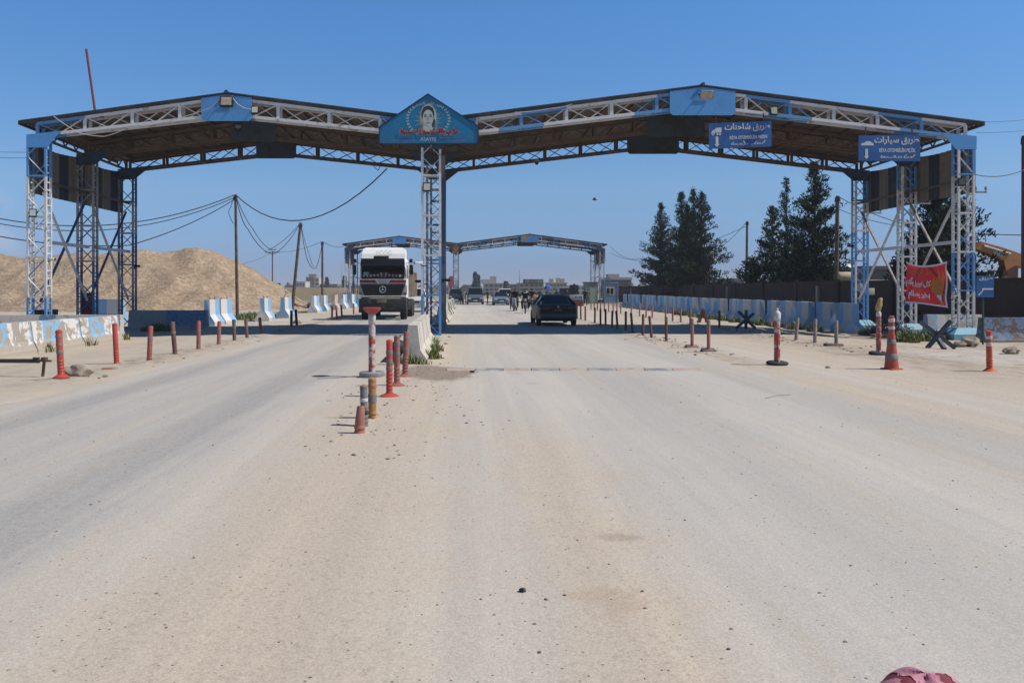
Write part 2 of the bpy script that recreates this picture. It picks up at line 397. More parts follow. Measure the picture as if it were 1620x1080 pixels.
        vl = mth(nt, 'MULTIPLY', mth(nt, 'MULTIPLY', band(-7.15, .30, .7, .6), ramp(nt, y, 12, 17)), ramp(nt, noi(nt, P, 2.6, 6, .72), .44, .56))
        c = mixc(nt, mth(nt, 'MULTIPLY', vl, .8), c, (.20, .155, .115))
        c = mixc(nt, mth(nt, 'MULTIPLY', ramp(nt, noi(nt, vmap(nt, P, (1.5, .4, 1)), 1.0, 6, .7), .52, .68), .5), c, (.28, .225, .165))
        far = ramp(nt, y, 70, 130)
        c = mixc(nt, mth(nt, 'MULTIPLY', far, .8), c, (.27, .21, .14))
        c = mixc(nt, mth(nt, 'MULTIPLY', far, ramp(nt, noi(nt, P, .02, 4), .5, .6)), c, (.13, .15, .06))
    # aggregate: grains of mixed tone, and sparse dark chips
    vo = N(nt, 'ShaderNodeTexVoronoi'); vo.inputs['Scale'].default_value = 120; nt.links.new(P, vo.inputs['Vector'])
    sv = N(nt, 'ShaderNodeSeparateColor'); nt.links.new(vo.outputs['Color'], sv.inputs[0])
    thin = noi(nt, vmap(nt, P, (9, .16, 1)), 1.0, 5, .65, .6); thin2 = noi(nt, vmap(nt, P, (2.6, .10, 1), (3, 1, 0)), 1.0, 5, .6, .5)
    if road:
        c = mixc(nt, 1.0, c, mixc(nt, ramp(nt, thin, .30, .70), (.965, .965, .97), (1.02, 1.02, 1.02)), 'MULTIPLY')
        c = mixc(nt, 1.0, c, mixc(nt, ramp(nt, thin2, .35, .68), (.93, .932, .94), (1.035, 1.03, 1.02)), 'MULTIPLY')
    c = mixc(nt, .5, c, mixc(nt, sv.outputs[0], (.66, .66, .66), (1.26, 1.25, 1.24)), 'MULTIPLY')
    c = mixc(nt, mth(nt, 'MULTIPLY', ramp(nt, fine2, .3, .7), .35), c, (.42, .39, .345))
    vo2 = N(nt, 'ShaderNodeTexVoronoi'); vo2.inputs['Scale'].default_value = 17; nt.links.new(P, vo2.inputs['Vector'])
    s2 = N(nt, 'ShaderNodeSeparateColor'); nt.links.new(vo2.outputs['Color'], s2.inputs[0])
    chip = mth(nt, 'MULTIPLY', ramp(nt, vo2.outputs['Distance'], .16, .09), ramp(nt, mth(nt, 'MULTIPLY', s2.outputs[0], ramp(nt, mid, .3, .65, .75, 1.1)), .74, .78))
    c = mixc(nt, mth(nt, 'MULTIPLY', chip, .8), c, (.10, .085, .075))
    nt.links.new(c, b.inputs['Base Color']); b.inputs['Roughness'].default_value = .9; b.inputs['Specular IOR Level'].default_value = .25
    h = mth(nt, 'ADD', mth(nt, 'MULTIPLY', fine, .6), mth(nt, 'ADD', mth(nt, 'MULTIPLY', fine2, .35 if road else .9), mth(nt, 'MULTIPLY', sv.outputs[1], .3)))
    bump(nt, b, h, .007 if road else .03, .5)
    return m
ROADM = ground_mat('dusty_asphalt', True); DIRTM = ground_mat('dirt', False)
def grid_mesh(name, xs, ys, zf, mat, kind='structure'):
    nx = len(xs); mb = MB()
    vs = [(x, y, zf(x, y)) for y in ys for x in xs]
    fs = [(j * nx + i, j * nx + i + 1, (j + 1) * nx + i + 1, (j + 1) * nx + i) for j in range(len(ys) - 1) for i in range(nx - 1)]
    mb.add(vs, fs, 0, True)
    return tag(mb.build(name, mat), kind=kind)
def frange(a, b, s):
    n = int(round((b - a) / s)); return [a + (b - a) * i / n for i in range(n + 1)]
RX0, RX1, RY0, RY1 = -6.85, 11.6, -6.0, 150.0
def ground_z(x, y):
    base = gz(x, y)
    if RX0 + .5 < x < RX1 - .5 and RY0 < y < RY1 - 1: return base - .06
    near = 1 - sstep(60, 120, abs(x) + y * .5)
    return base + near * (.025 * fbm(x, y, .8, 3) + .012 * fbm(x, y, 3, 2)) + ridge(x, y)
grid_mesh('ground', [-1500, -600, -250, -120, -70, -45] + frange(-32, 34, .4) + [45, 70, 120, 250, 600, 1500],
          [-60, -25, -8] + frange(0, 62, .4) + [66, 72, 80, 90, 105, 125, 151, 200, 300, 500, 900, 1600], ground_z, DIRTM)
def road_z(x, y):
    e = min(x - RX0, RX1 - x) - .25 * fbm(y, x * .1, .7, 3)
    return gz(x, y) + .012 + ridge(x, y) - .09 * (1 - sstep(-.05, .35, e))
grid_mesh('road', [RX0, RX0 + .15] + frange(RX0 + .3, RX1 - .3, .3) + [RX1 - .15, RX1], frange(RY0, 62, .35) + [66, 72, 80, 90, 105, 125, 150], road_z, ROADM)

# loose stones on the pavement: nobody could count the small ones
random.seed(4)
mb = MB()
def pebble(x, y, r, m):
    mb.blob((x, y, road_z(x, y) + r * .25), (r * random.uniform(.8, 1.4), r * random.uniform(.7, 1.1), r * random.uniform(.5, .8)), m, random.random() * 50, .5, 1)
for i in range(900):
    y = 2.3 + 14 * random.random() ** 1.5; x = random.uniform(-.55, .70) * y + (random.gauss(-.5, .7) if random.random() < .5 else 0)
    pebble(x, y, random.choice((.003, .004, .004, .005, .006, .009)), random.choice((0, 1, 1, 2)))
for i in range(260):
    y = random.uniform(7.5, 18); x = random.gauss(-.85, .55)
    pebble(x, y, random.choice((.006, .008, .010, .013, .018)), random.choice((1, 1, 2, 2, 0)))
for (c, y0, y1) in ((-7.1, 13, 40), (6.2, 20, 40), (10.4, 20, 40), (-1.2, 18, 28)):
    for i in range(150):
        y = random.uniform(y0, y1); pebble(random.gauss(c, .35), y, random.choice((.015, .02, .03, .045)), random.choice((1, 2, 2, 0)))
tag(mb.build('pebbles', [M('pebble_dark', (.13, .115, .10)), M('pebble_brown', (.26, .20, .145)), M('pebble_pale', (.46, .41, .35))]), 'loose pebbles scattered over the dusty pavement', 'pebbles', kind='stuff')

def rock(name, label, px, py, r, seed, mat=STONE, z=None, cat='rock'):
    x, y = gp(px, py); m_ = MB(); m_.blob((0, 0, r[2] * .75), r, 0, seed, .55, 3)
    return tag(m_.build(name, mat, loc=(x, y, gz(x, y) + .01)), label, cat)
rock('rock', 'large pale rock lying beside the near red post on the left verge', 121, 597, (.24, .16, .13), 3)
rock('rock', 'small dark stone alone on the pavement at the lower centre', 826, 939, (.018, .016, .013), 8, BLACK, cat='stone')
rock('rock', 'beige rock in front of the pedestal at the foot of the right front column', 1535, 541, (.26, .2, .16), 5)
rock('rock', 'flat stones beside the right front column pedestal, nearer the crossed steel beams', 1518, 542, (.2, .15, .1), 9)
for i, (px, py, r, lb) in enumerate(((470, 512, .18, 'grey stone lying by the pair of dark posts in the left lane'), (1400, 527, .22, 'lump of rubble near the striped post with the tan rag'),
        (1310, 583, .05, 'small pale stone in front of the second row of posts on the right'), (1600, 552, .2, 'lump of dirt at the right edge beside the stained barrier'))):
    rock('rock', lb, px, py, (r, r * .7, r * .5), 20 + i)

def tufts(name, label, spots, h, n, seed, cols=((.10, .16, .035), (.17, .20, .06), (.25, .23, .10))):
    random.seed(seed); m_ = MB()
    for (x, y, rx, ry) in spots:
        for i in range(n):
            a, q = random.uniform(0, 6.28), random.random() ** .6
            p = Vector((x + rx * q * math.cos(a), y + ry * q * math.sin(a), 0)); p.z = max(ground_z(p.x, p.y), road_z(p.x, p.y) if RX0 < p.x < RX1 else -9)
            hh = h * random.uniform(.4, 1.2) * (1.1 - .6 * q); t = random.uniform(0, 6.28); wd = hh * .09
            d = Vector((math.cos(t), math.sin(t), 0)); e = Vector((-d.y, d.x, 0)) * wd
            q1 = p + d * hh * .18 + Vector((0, 0, hh * .6)); q2 = p + d * hh * .5 + Vector((0, 0, hh))
            m_.add([p - e, p + e, q1 + e * .7, q1 - e * .7, q2], [(0, 1, 2, 3), (3, 2, 4)], random.choice((0, 0, 1, 1, 2)))
    return tag(m_.build(name, [M('grass_%d_%d' % (seed, i), c, rough=.7, var=.25) for i, c in enumerate(cols)]), label, 'grass', kind='stuff')
def gpt(px, py, rx, ry): x, y = gp(px, py); return (x, y, rx, ry)
tufts('grass', 'green grass growing between the tall barriers on the left', [gpt(392, 503, 1.1, 1.6), gpt(400, 500, 1.3, 2.5), gpt(520, 488, .7, 2), gpt(448, 500, .5, 1), gpt(250, 521, .7, .4)], .38, 500, 1)
tufts('grass', 'weeds at the foot of the concrete barrier in the median', [gpt(684, 568, .22, .35), gpt(690, 556, .2, .6), gpt(684, 545, .2, .8), gpt(650, 578, .5, .08)], .26, 130, 2)
tufts('grass', 'green grass around the right gantry columns', [gpt(1452, 533, .9, .5), gpt(1480, 531, .6, .4), gpt(1430, 535, .5, .4), gpt(1390, 524, .8, .5)], .35, 420, 3)
tufts('grass', 'green weeds at the foot of the row of tall barriers on the right', [(14.6, 34.5 + 2.05 * i, .3, .5) for i in range(0, 12)], .4, 110, 5)
tufts('grass', 'small dry weeds at the foot of the peeling barrier on the left', [gpt(137, 543, .35, .25), gpt(75, 552, .2, .3), gpt(195, 534, .25, .2)], .3, 110, 6, ((.16, .17, .06), (.30, .27, .13), (.36, .31, .18)))

# ------------------------------------------------------------------ the canopy over the checkpoint
CY0 = 28.8
COLX = (-14.90, -1.17, 17.47); ROWS = ((0.0, 0.0), (3.69, .05), (7.57, .10))
BAYS = ((-14.90, -8.28, -1.17, 6.99, 7.73, 7.40, 8.30), (-1.17, 8.28, 17.47, 6.93, 8.02, 7.36, 8.56))
def column_mb(wd, dp, h, seed, ped):
    random.seed(seed); m_ = MB(); p = .075
    z0 = .34 if ped else 0
    pan = 1.6; n = int((h - z0) / pan) + 1; cols = []
    for i in range(n): cols.append(random.choice((0, 0, 1)) if i % 2 else 1 if random.random() < .45 else 0)
    if not ped: cols[0] = 1
    def zs(i): return z0 + (h - z0) * i / n
    for i in range(n):
        for sx in (-1, 1):
            for sy in (-1, 1):
                mm = cols[i] if (sx, sy) != (-1, -1) else (0 if random.random() < .7 else cols[i])
                m_.box((sx * wd / 2, sy * dp / 2, (zs(i) + zs(i + 1)) / 2), (p, p, zs(i + 1) - zs(i)), mm)
        for sy in (-1, 1):
            y = sy * (dp / 2 + .002)
            m_.bar((-wd / 2, y, zs(i) + .03), (wd / 2, y, zs(i) + .03), .08, .05, cols[i], (0, 0, 1))
            for k in range(2):
                a, b = zs(i) + (zs(i + 1) - zs(i)) * k / 2, zs(i) + (zs(i + 1) - zs(i)) * (k + 1) / 2
                s = 1 if (k + (sy > 0)) % 2 else -1
                m_.bar((-s * wd / 2, y * .96, a + .05), (s * wd / 2, y * .96, b - .02), .02, .075, cols[i] if random.random() < .8 else 1 - cols[i], (0, 1, 0))
        for sx in (-1, 1):
            k = zs(i) + .15
            while k < zs(i + 1):
                m_.box((sx * wd / 2, 0, k), (.03, dp, .04), cols[i]); k += .27
    return m_
def pedestal_mb(wd, dp):
    m_ = MB(); a, b = wd / 2 + .32, dp / 2 + .3
    m_.loft([[(-a, -b, -.25), (a, -b, -.25), (a, b, -.25), (-a, b, -.25)], [(-a, -b, .2), (a, -b, .2), (a, b, .2), (-a, b, .2)],
             [(-wd / 2 - .06, -dp / 2 - .06, .42), (wd / 2 + .06, -dp / 2 - .06, .42), (wd / 2 + .06, dp / 2 + .06, .42), (-wd / 2 - .06, dp / 2 + .06, .42)]], 0, smooth=False)
    return m_
def half_truss(m_, xa, zba, zta, xb, zbb, ztb, y, dy, col, n, reinf=0):
    """box truss from (xa) to (xb): chords, posts and V-lacing in front and inverted V behind"""
    f = lambda t, za, zb: za + (zb - za) * t
    for i in range(n):
        t0, t1 = i / n, (i + 1) / n; tm = (t0 + t1) / 2; x0, x1, xm = (f(t, xa, xb) for t in (t0, t1, tm))
        b0, b1, bm_ = (f(t, zba, zbb) for t in (t0, t1, tm)); u0, u1, um = (f(t, zta, ztb) for t in (t0, t1, tm))
        c = col(i); c2 = col(i + 1)
        for k, yy in enumerate((y, y + dy)):
            m_.bar((x0, yy, b0), (xm, yy, bm_), .09, .10, c); m_.bar((xm, yy, bm_), (x1, yy, b1), .09, .10, c2)
            m_.bar((x0, yy, u0), (x1, yy, u1), .09, .10, c)
            m_.bar((x0, yy, b0), (x0, yy, u0), .11, .06, c, (0, 1, 0))
            if k == 0:
                m_.bar((x0, yy, u0), (xm, yy, bm_), .03, .06, c, (0, 1, 0)); m_.bar((xm, yy, bm_), (x1, yy, u1), .03, .06, c2, (0, 1, 0))
            else:
                m_.bar((x0, yy, b0), (xm, yy, um), .03, .06, c, (0, 1, 0)); m_.bar((xm, yy, um), (x1, yy, b1), .03, .06, c2, (0, 1, 0))
        m_.bar((x0, y, b0), (x0, y + dy, b0), .06, .06, c); m_.bar((x0, y, b0), (x1, y + dy, b1), .03, .03, c)
def clad_mat():
    m, nt, b = newmat('striped_cladding'); obj, v, rnd = ocoord(nt)
    sp = N(nt, 'ShaderNodeSeparateXYZ'); nt.links.new(obj, sp.inputs[0])
    f = mth(nt, 'FRACT', mth(nt, 'MULTIPLY', sp.outputs[1], 1 / 1.5))
    c = mixc(nt, mth(nt, 'GREATER_THAN', f, .52), (.17, .15, .12), (.022, .03, .055))
    c = mixc(nt, ramp(nt, noi(nt, v, 1.6, 5, .7), .5, .8), c, (.10, .08, .06))
    nt.links.new(c, b.inputs['Base Color']); b.inputs['Roughness'].default_value = .7
    return m
CLAD = clad_mat()
def canopy(label, yo):
    t = thing('checkpoint_canopy', label, 'canopy', (0, yo, 0), group='lattice canopies across the road')
    for r, (ry, drop) in enumerate(ROWS):
        for ci, cx in enumerate(COLX):
            g = gz(cx, yo + ry) if yo < 60 else 0
            if ci == 1: g = 0
            h = 6.96 - drop - g
            c = column_mb(.62 if ci != 2 else .52, .34, h, 10 + r * 3 + ci, ci == 2).build('column', [WHITEP, BLUEP] if r == 0 or ci == 2 else [M('shaded_white_paint', (.36, .36, .36), (.20, .17, .14), 2.4, .5, .68), M('shaded_blue_paint', (.07, .15, .29), (.13, .13, .14), 2.4, .55, .7)], t, (cx, ry + .17, g))  # rear left and middle columns: roof shade painted into these darker colours
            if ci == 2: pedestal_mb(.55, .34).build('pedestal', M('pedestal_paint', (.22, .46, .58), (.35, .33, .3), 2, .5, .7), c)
        for bi, (x0, xa, x1, zb0, zba, zt0, zta) in enumerate(BAYS):
            m_ = MB()
            for (xs, s) in ((x0, 1), (x1, -1)):
                n = max(3, round(abs(xa - xs) / 1.62))
                if r == 0: col = (lambda i, s=s, bi=bi: 1 if (i * 2 + bi * (1 if s > 0 else 3)) % (5 if bi else 7) in (0, 1) else 0)
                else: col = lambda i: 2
                half_truss(m_, xs, zb0 - drop, zt0 - drop, xa, zba - drop, zta - drop, ry + .05, .42, col, n)
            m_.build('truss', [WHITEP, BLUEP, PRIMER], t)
            # apex plate and knee plates
            pw, ph = (.88, .72) if bi == 0 else (1.14, .74)
            zt = zta - drop + .10; y = ry - .045
            sl_ = (zta - zt0) / (xa - x0); sr = (zta - zt0) / (x1 - xa); c = .1; zl = zt - ph - (.20 if bi == 0 else .24)
            pts = [(xa - pw, y, zt - pw * sl_), (xa, y, zt), (xa + pw, y, zt - pw * sr), (xa + pw, y, zl + c), (xa + pw - c, y, zl), (xa - pw + c, y, zl), (xa - pw, y, zl + c)]
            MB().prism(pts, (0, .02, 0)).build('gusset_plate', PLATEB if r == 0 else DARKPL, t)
            for (xs, s) in ((x0, 1), (x1, -1)):
                hw = .34; L = (.85 if r == 0 else 1.15); zb = zb0 - drop
                sl2 = (zba - zb0) / abs(xa - xs)
                mid = xs == COLX[1]
                q = [(xs - s * (hw if not mid else -.02), y, zb + .02), (xs + s * L, y, zb + .05 + L * sl2), (xs + s * (hw + .04), y, zb - .43), (xs - s * (hw if not mid else -.02), y, zb - .43)]
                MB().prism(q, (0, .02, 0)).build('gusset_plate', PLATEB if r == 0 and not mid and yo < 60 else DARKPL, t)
    # roof: corrugated sheets on purlins
    for bi, (x0, xa, x1, zb0, zba, zt0, zta) in enumerate(BAYS):
        for (xs, s) in ((x0, 1), (x1, -1)):
            ext = .62 if xs != COLX[1] else 0
            sl_ = (zta - zt0) / abs(xa - xs); xo = xs - s * ext; zo = zt0 - ext * sl_
            m_ = MB(); ny = 66; ya, yb = -.06, 8.25; vs = []
            for k in range(ny + 1):
                yy = ya + (yb - ya) * k / ny; dz = (.016 if k % 2 else -.016) - .10 * max(0, yy) / 7.7
                vs += [(xo, yy, zo + .20 + dz), (xa, yy, zta + .20 + dz)]
            m_.add(vs, [(2 * k, 2 * k + 1, 2 * k + 3, 2 * k + 2) for k in range(ny)], 0)
            m_.add([(v[0], v[1], v[2] - .035) for v in vs], [(2 * k, 2 * k + 1, 2 * k + 3, 2 * k + 2) for k in range(ny)], 1)
            ends = [vs[0], vs[1], vs[1], vs[0]]
            m_.add([(e[0], e[1], e[2] - (.035 if q > 1 else -.001)) for q, e in enumerate(ends)], [(0, 1, 2, 3)], 0)
            m_.bar((xo, .0, zo + .125), (xa, .0, zta + .125), .05, .085, 0)
            m_.build('roof_sheet', [ROOFT, ROOFU], t)
            m_ = MB(); n = 9
            for k in range(n + 1):
                q = k / n; xx = xo + (xa - xo) * q; zz = zo + (zta - zo) * q + .10
                m_.bar((xx, -.02, zz), (xx, 8.2, zz - .10), .06, .11, 0)
            m_.build('purlin', PRIMER, t)
        MB().tube([(xa, -.12, zta + .19), (xa, 8.3, zta + .09)], .065, 8).build('ridge_cap', ROOFT, t)
    # side walls of striped sheet, rails and cross braces
    for s, cx in ((-1, COLX[0]), (1, COLX[2])):
        xo = cx + s * .36; m_ = MB(); n = 90; vs = []
        for k in range(n + 1):
            yy = .1 + 7.9 * k / n; dx = .022 * (1 if k % 4 < 2 else -1); sag = .12 * math.sin(math.pi * ((yy / 3.9) % 1))
            vs += [(xo + dx, yy, 5.02), (xo + dx, yy, 6.85 - sag)]
        m_.add(vs, [(2 * k, 2 * k + 1, 2 * k + 3, 2 * k + 2) for k in range(n)], 0)
        m_.add([(v[0] + s * .012, v[1], v[2]) for v in vs], [(2 * k, 2 * k + 1, 2 * k + 3, 2 * k + 2) for k in range(n)], 0)
        m_.build('side_cladding', CLAD, t)
        for zz in (5.45,):
            MB().bar((cx, .2, zz), (cx, 8, zz), .06, .08).build('rail', PRIMER, t)
        gg = gz(cx, yo + 4) if yo < 60 else 0
        for (ya, yb) in ((.34, 3.75), (4.1, 7.7)):
            MB().bar((cx - s * .1, ya, 3.3), (cx - s * .1, yb, 3.3), .08, .12).build('rail', WHITEP, t)
            MB().bar((cx - s * .05, ya, 5.05), (cx - s * .05, yb, 1.2), .07, .07).build('cross_brace', WHITEP, t)
            MB().bar((cx + s * .05, ya, 1.2), (cx + s * .05, yb, 5.05), .07, .07).build('cross_brace', M('grey_brown_paint', (.34, .31, .28), (.22, .17, .13), 3) if s > 0 else M('navy_post', (.05, .09, .16)), t)
    # trusses along the column lines under the eaves
    for cx in COLX:
        m_ = MB()
        for (ya, yb) in ((.34, 3.75), (4.1, 7.7)):
            m_.bar((cx, ya, 7.35), (cx, yb, 7.3), .08, .08); m_.bar((cx, ya, 6.95), (cx, yb, 6.9), .08, .08)
            for k in range(4):
                a, b = ya + (yb - ya) * k / 4, ya + (yb - ya) * (k + 1) / 4
                m_.bar((cx, a, 6.95), (cx, (a + b) / 2, 7.33), .04, .04); m_.bar((cx, (a + b) / 2, 7.33), (cx, b, 6.95), .04, .04)
        m_.build('eaves_truss', PRIMER, t)
    # solid steel post behind the middle column
    MB().bar((COLX[1] + .33, 3.2, 0), (COLX[1] + .33, 3.2, 6.8), .18, .18, 0).build('steel_post', M('grey_post', (.24, .24, .24), (.06, .11, .20), .35, .45, .55), t)
    return t
near_canopy = canopy('large near blue and white lattice canopy spanning both lanes', CY0)
far_canopy = canopy('far smaller-looking lattice canopy across the road in the distance', 105.0)
for o in kids(far_canopy):
    if o.name.startswith('gusset_plate') and o.matrix_basis is not None:
        c = sum((Vector(v.co) for v in o.data.vertices), Vector()) / len(o.data.vertices)
        if c.y < 1 and abs(c.x - BAYS[1][1]) < 1.2:
            o.data.materials[0] = M('yellow_blue_plate', (.34, .33, .10), (.10, .28, .55), .9, .45, .55)

# ------------------------------------------------------------------ signs on the canopy
LET = M('lettering_white', (.66, .66, .64), rough=.5, var=.04); LETR = M('lettering_red', (.52, .035, .035), rough=.5)
TEAL = M('teal_sheet', (.015, .20, .36), (.02, .16, .30), .8, .4, .7, .4); TEALD = M('navy_edge', (.01, .03, .10))
SIGNB = M('sign_blue', (.035, .13, .36), (.03, .10, .28), 1.5, rough=.4)
yS = CY0 - .16
def px3(px, py, Y=yS): return tuple(at(px, py, Y))
t = thing('pediment_sign', 'teal house-shaped sign with a portrait and red lettering over the middle column', 'sign', at(678, 228, yS))
org = Vector(t.location)
def P3(px, py, d=0.0): v = at(px, py, yS) - org; v.y -= d; return v
out = [(600, 228), (600, 201), (677, 149), (756.5, 200), (756.5, 227.5)]
MB().prism([P3(*p) for p in out], (0, .05, 0), 0, 1).build('panel', [TEAL, TEALD], t)
m_ = MB()
for a, b in zip(out, out[1:] + out[:1]): m_.bar(P3(*a, .008), P3(*b, .008), .035, .035, 0, (0, 1, 0))
m_.build('frame', TEALD, t)
m_ = MB(); c0 = (677.5, 191)
def fan(r0, r1, n, a0, a1, m, d, sx=1.0):
    for k in range(n):
        a = R(a0 + (a1 - a0) * k / (n - 1)); ra = r1 if k % 2 else r1 * .8; wd = R(360 / n * .38 * 1.1)
        pts = [(c0[0] + math.cos(a) * ra * sx, c0[1] + math.sin(a) * ra), (c0[0] + math.cos(a - wd) * r0 * sx, c0[1] + math.sin(a - wd) * r0), (c0[0] + math.cos(a + wd) * r0 * sx, c0[1] + math.sin(a + wd) * r0)]
        m_.poly([P3(*p, d) for p in pts], m)
fan(9, 24, 34, 0, 349, 0, .010)
el = lambda cx, cy, rx, ry, a0=0, a1=360, n=22: [(cx + rx * math.cos(R(a0 + (a1 - a0) * k / n)), cy + ry * math.sin(R(a0 + (a1 - a0) * k / n))) for k in range(n + (a1 - a0 < 360))]
def flat(pts, m, d): m_.poly([P3(*p, d) for p in pts], m)
flat(el(677.5, 184, 13, 19), 1, .012)                       # pale halo
flat([(656, 209), (663, 202), (671, 198), (684, 198), (692, 202), (699, 209)], 3, .016)       # shoulders
flat([(671, 196), (684, 196), (686, 203), (682, 209), (673, 209), (669, 203)], 1, .018)     # neck
flat(el(677, 181, 10.2, 13.5), 2, .018)                     # hair
flat([(686, 186), (689, 192), (687, 200), (684, 203), (683, 196)], 2, .019)
flat(el(677.3, 187, 8.4, 13.2), 1, .022)                    # face
flat([(668.6, 186), (669, 177), (672, 173), (678, 172), (684, 174), (686.2, 180), (686.4, 186), (687.2, 180), (685, 171), (677, 167.5), (670, 170), (667.5, 178)], 2, .024)
for sx in (-1, 1):
    flat([(677.3 + sx * 2, 182), (677.3 + sx * 4.2, 180.9), (677.3 + sx * 6.4, 182), (677.3 + sx * 6.2, 182.7), (677.3 + sx * 4.2, 181.9), (677.3 + sx * 2.1, 182.8)], 2, .026)
    flat(el(677.3 + sx * 4.2, 184.4, 1.7, .8), 2, .026); flat(el(677.3 + sx * 4.2, 184.4, 2.6, 1.7), 4, .024)
flat([(676.6, 184.5), (675.2, 190), (677, 191), (679.2, 190), (678, 186)], 4, .025)
flat([(673.5, 194.2), (676.3, 193.4), (678.5, 193.4), (681.2, 194.2), (678.6, 195.4), (676, 195.4)], 5, .026)
for sx in (-1, 1):                                          # two laurel sprays
    for k in range(11):
        a = R(-42 + k * 10.5); ctr = (677.5 + sx * math.cos(a) * 33, 189 + math.sin(a) * 26)
        for q in (-1, 1):
            d = a + q * .55 - 1.57; e = (ctr[0] + sx * math.cos(d) * 4.4, ctr[1] + math.sin(d) * 4.4)
            nx, ny = -(e[1] - ctr[1]) * .22, (e[0] - ctr[0]) * .22; mm = ((e[0] + ctr[0]) / 2, (e[1] + ctr[1]) / 2)
            flat([ctr, (mm[0] + nx, mm[1] + ny), e, (mm[0] - nx, mm[1] - ny)], 0, .012)
m_.build('portrait', [M('emblem_pale', (.42, .55, .50), rough=.5), M('portrait_pale', (.50, .54, .46), rough=.5), M('portrait_dark', (.035, .045, .05)), M('portrait_collar', (.09, .09, .075), (.3, .3, .27), 6),
    M('portrait_shade', (.33, .37, .32)), M('portrait_lip', (.26, .25, .22))], t)
m_ = MB(); fn = lambda d: (lambda u, v: P3(u, v, d))
for dx, dy in ((-.5, -.5), (.5, -.5), (-.5, .5), (.5, .5)): letter(m_, arabic('حاجز الشهيدة سمية'), (632 + dx, 214.5 + dy, 727 + dx, 203 + dy), fn(.030), 1, .035)
letter(m_, arabic('حاجز الشهيدة سمية'), (632, 214.5, 727, 203), fn(.034), 0, .03)
m_.build('lettering', [LETR, M('lettering_pale', (.42, .50, .48))], t)
m_ = MB(); letter(m_, 'ASAYIŞ', (664.5, 224.5, 690, 217.5), fn(.030), 0, .02); m_.build('lettering', M('lettering_pale', (.42, .50, .48)), t); m_ = MB()
letter(m_, arabic('قوى الأمن الداخلي'), (654, 171, 699, 164), fn(.02), 0, .015, curve=lambda x: -5.5 * (1 - (2 * x - 1) ** 2) + 2)
m_.build('lettering', M('lettering_pale', (.42, .50, .48)), t)
m_ = MB(); letter(m_, 'XALA ŞEHÎD SUMEYA', (602, 224, 658, 220), fn(.03), 0, .0)
strokes(m_, [[(696, 219.5), (704, 218.8), (712, 219), (721, 218)], [(714, 218.5), (716, 217.5)], [(718, 223), (726, 222.6), (736, 223)], [(729, 222.4), (731, 221.4)], [(738, 218), (744, 217.4), (752, 218)], [(747, 217), (749, 216)]], .9, fn(.03))
m_.build('lettering', M('lettering_faded_red', (.30, .14, .24)), t)

SYR1 = [[(0, .35), (.04, .05), (.08, .3), (.03, .5), (.08, .75)], [(.09, .1), (.16, .1), (.17, .4), (.12, .4), (.12, .1)], [(.17, .1), (.24, .1), (.25, .3)], [(.25, .1), (.31, .1), (.32, .4), (.28, .4), (.28, .1)], [(.33, .1), (.42, .05), (.36, .95)], [(.42, .1), (.47, .1), (.48, .32)], [(.58, .1), (.66, .1), (.70, .5), (.74, .8)], [(.66, .1), (.76, .1), (.77, .4)], [(.78, .1), (.83, .1), (.84, .4), (.80, .4)], [(.85, .1), (.90, .12), (.98, .95)], [(.90, .4), (.96, .4)]]
SYR2 = [[(0, .1), (.05, .7), (.10, .1), (.0, .1)], [(.12, .1), (.13, .5)], [(.14, .1), (.22, .1), (.23, .4), (.18, .4), (.18, .1)], [(.23, .1), (.30, .1), (.31, .3)], [(.36, .1), (.42, .75), (.46, .1), (.36, .3)], [(.47, .1), (.53, .1), (.54, .5)], [(.55, .1), (.60, .1), (.61, .5)], [(.68, .1), (.72, .7), (.76, .95)], [(.70, .1), (.80, .1), (.81, .45), (.76, .45)], [(.82, .1), (.88, .1), (.89, .5)], [(.90, .1), (.94, .3), (1.0, .95)]]
def lane_sign(label, quad, ar, la, sy, kind):
    (tl, tr, br, bl) = quad; Y = CY0 - .10; o = at((tl[0] + tr[0]) / 2, (tl[1] + bl[1]) / 2, Y)
    t = thing('lane_sign', label, 'sign', o, group='blue lane signs')
    def fn(u, v, d=.0):
        a = Vector(tl).lerp(Vector(tr), u); b = Vector(bl).lerp(Vector(br), u); p = b.lerp(a, v)
        q = at(p.x, p.y, Y) - o; q.y -= d; return q
    MB().prism([fn(0, 0), fn(1, 0), fn(1, 1), fn(0, 1)], (0, .035, 0)).build('panel', SIGNB, t)
    m_ = MB(); g = lambda u, v: fn(u, v, .006)
    letter(m_, arabic(ar), (.25, .62, .975, .96), g, 0, .03)
    letter(m_, la, (.33, .33, .93, .50) if kind == 'truck' else (.33, .30, .92, .52), g, 0, .028)
    strokes(m_, [[(.35 + .56 * x, .10 + .16 * y) for x, y in ln] for ln in sy], .018, lambda u, v: fn(u, v, .006))
    m_.build('lettering', LET, t)
    m_ = MB(); pl = lambda pts: m_.poly([g(*p) for p in pts], 0)
    pl([(.105, .47), (.105, .17), (.085, .17), (.125, .06), (.165, .17), (.148, .17), (.148, .47)])
    if kind == 'truck':
        pl([(.10, .62), (.10, .80), (.20, .82), (.20, .62)]); pl([(.035, .56), (.04, .64), (.07, .74), (.095, .74), (.095, .56)])
        for cx in (.065, .135, .175): pl([(cx + .017 * math.cos(k * .8), .555 + .045 * math.sin(k * .8)) for k in range(8)])
    else:
        pl([(.035, .60), (.04, .68), (.09, .71), (.12, .77), (.18, .77), (.21, .71), (.235, .70), (.24, .60)])
    m_.build('pictogram', LET, t)
    m_ = MB()
    for u in (.12, .88):
        p = fn(u, 1); m_.bar((p.x, p.y + .04, p.z - .2), (p.x, p.y + .06, p.z + .30), .03)
    m_.build('bracket', DKMETAL, t)
    return t
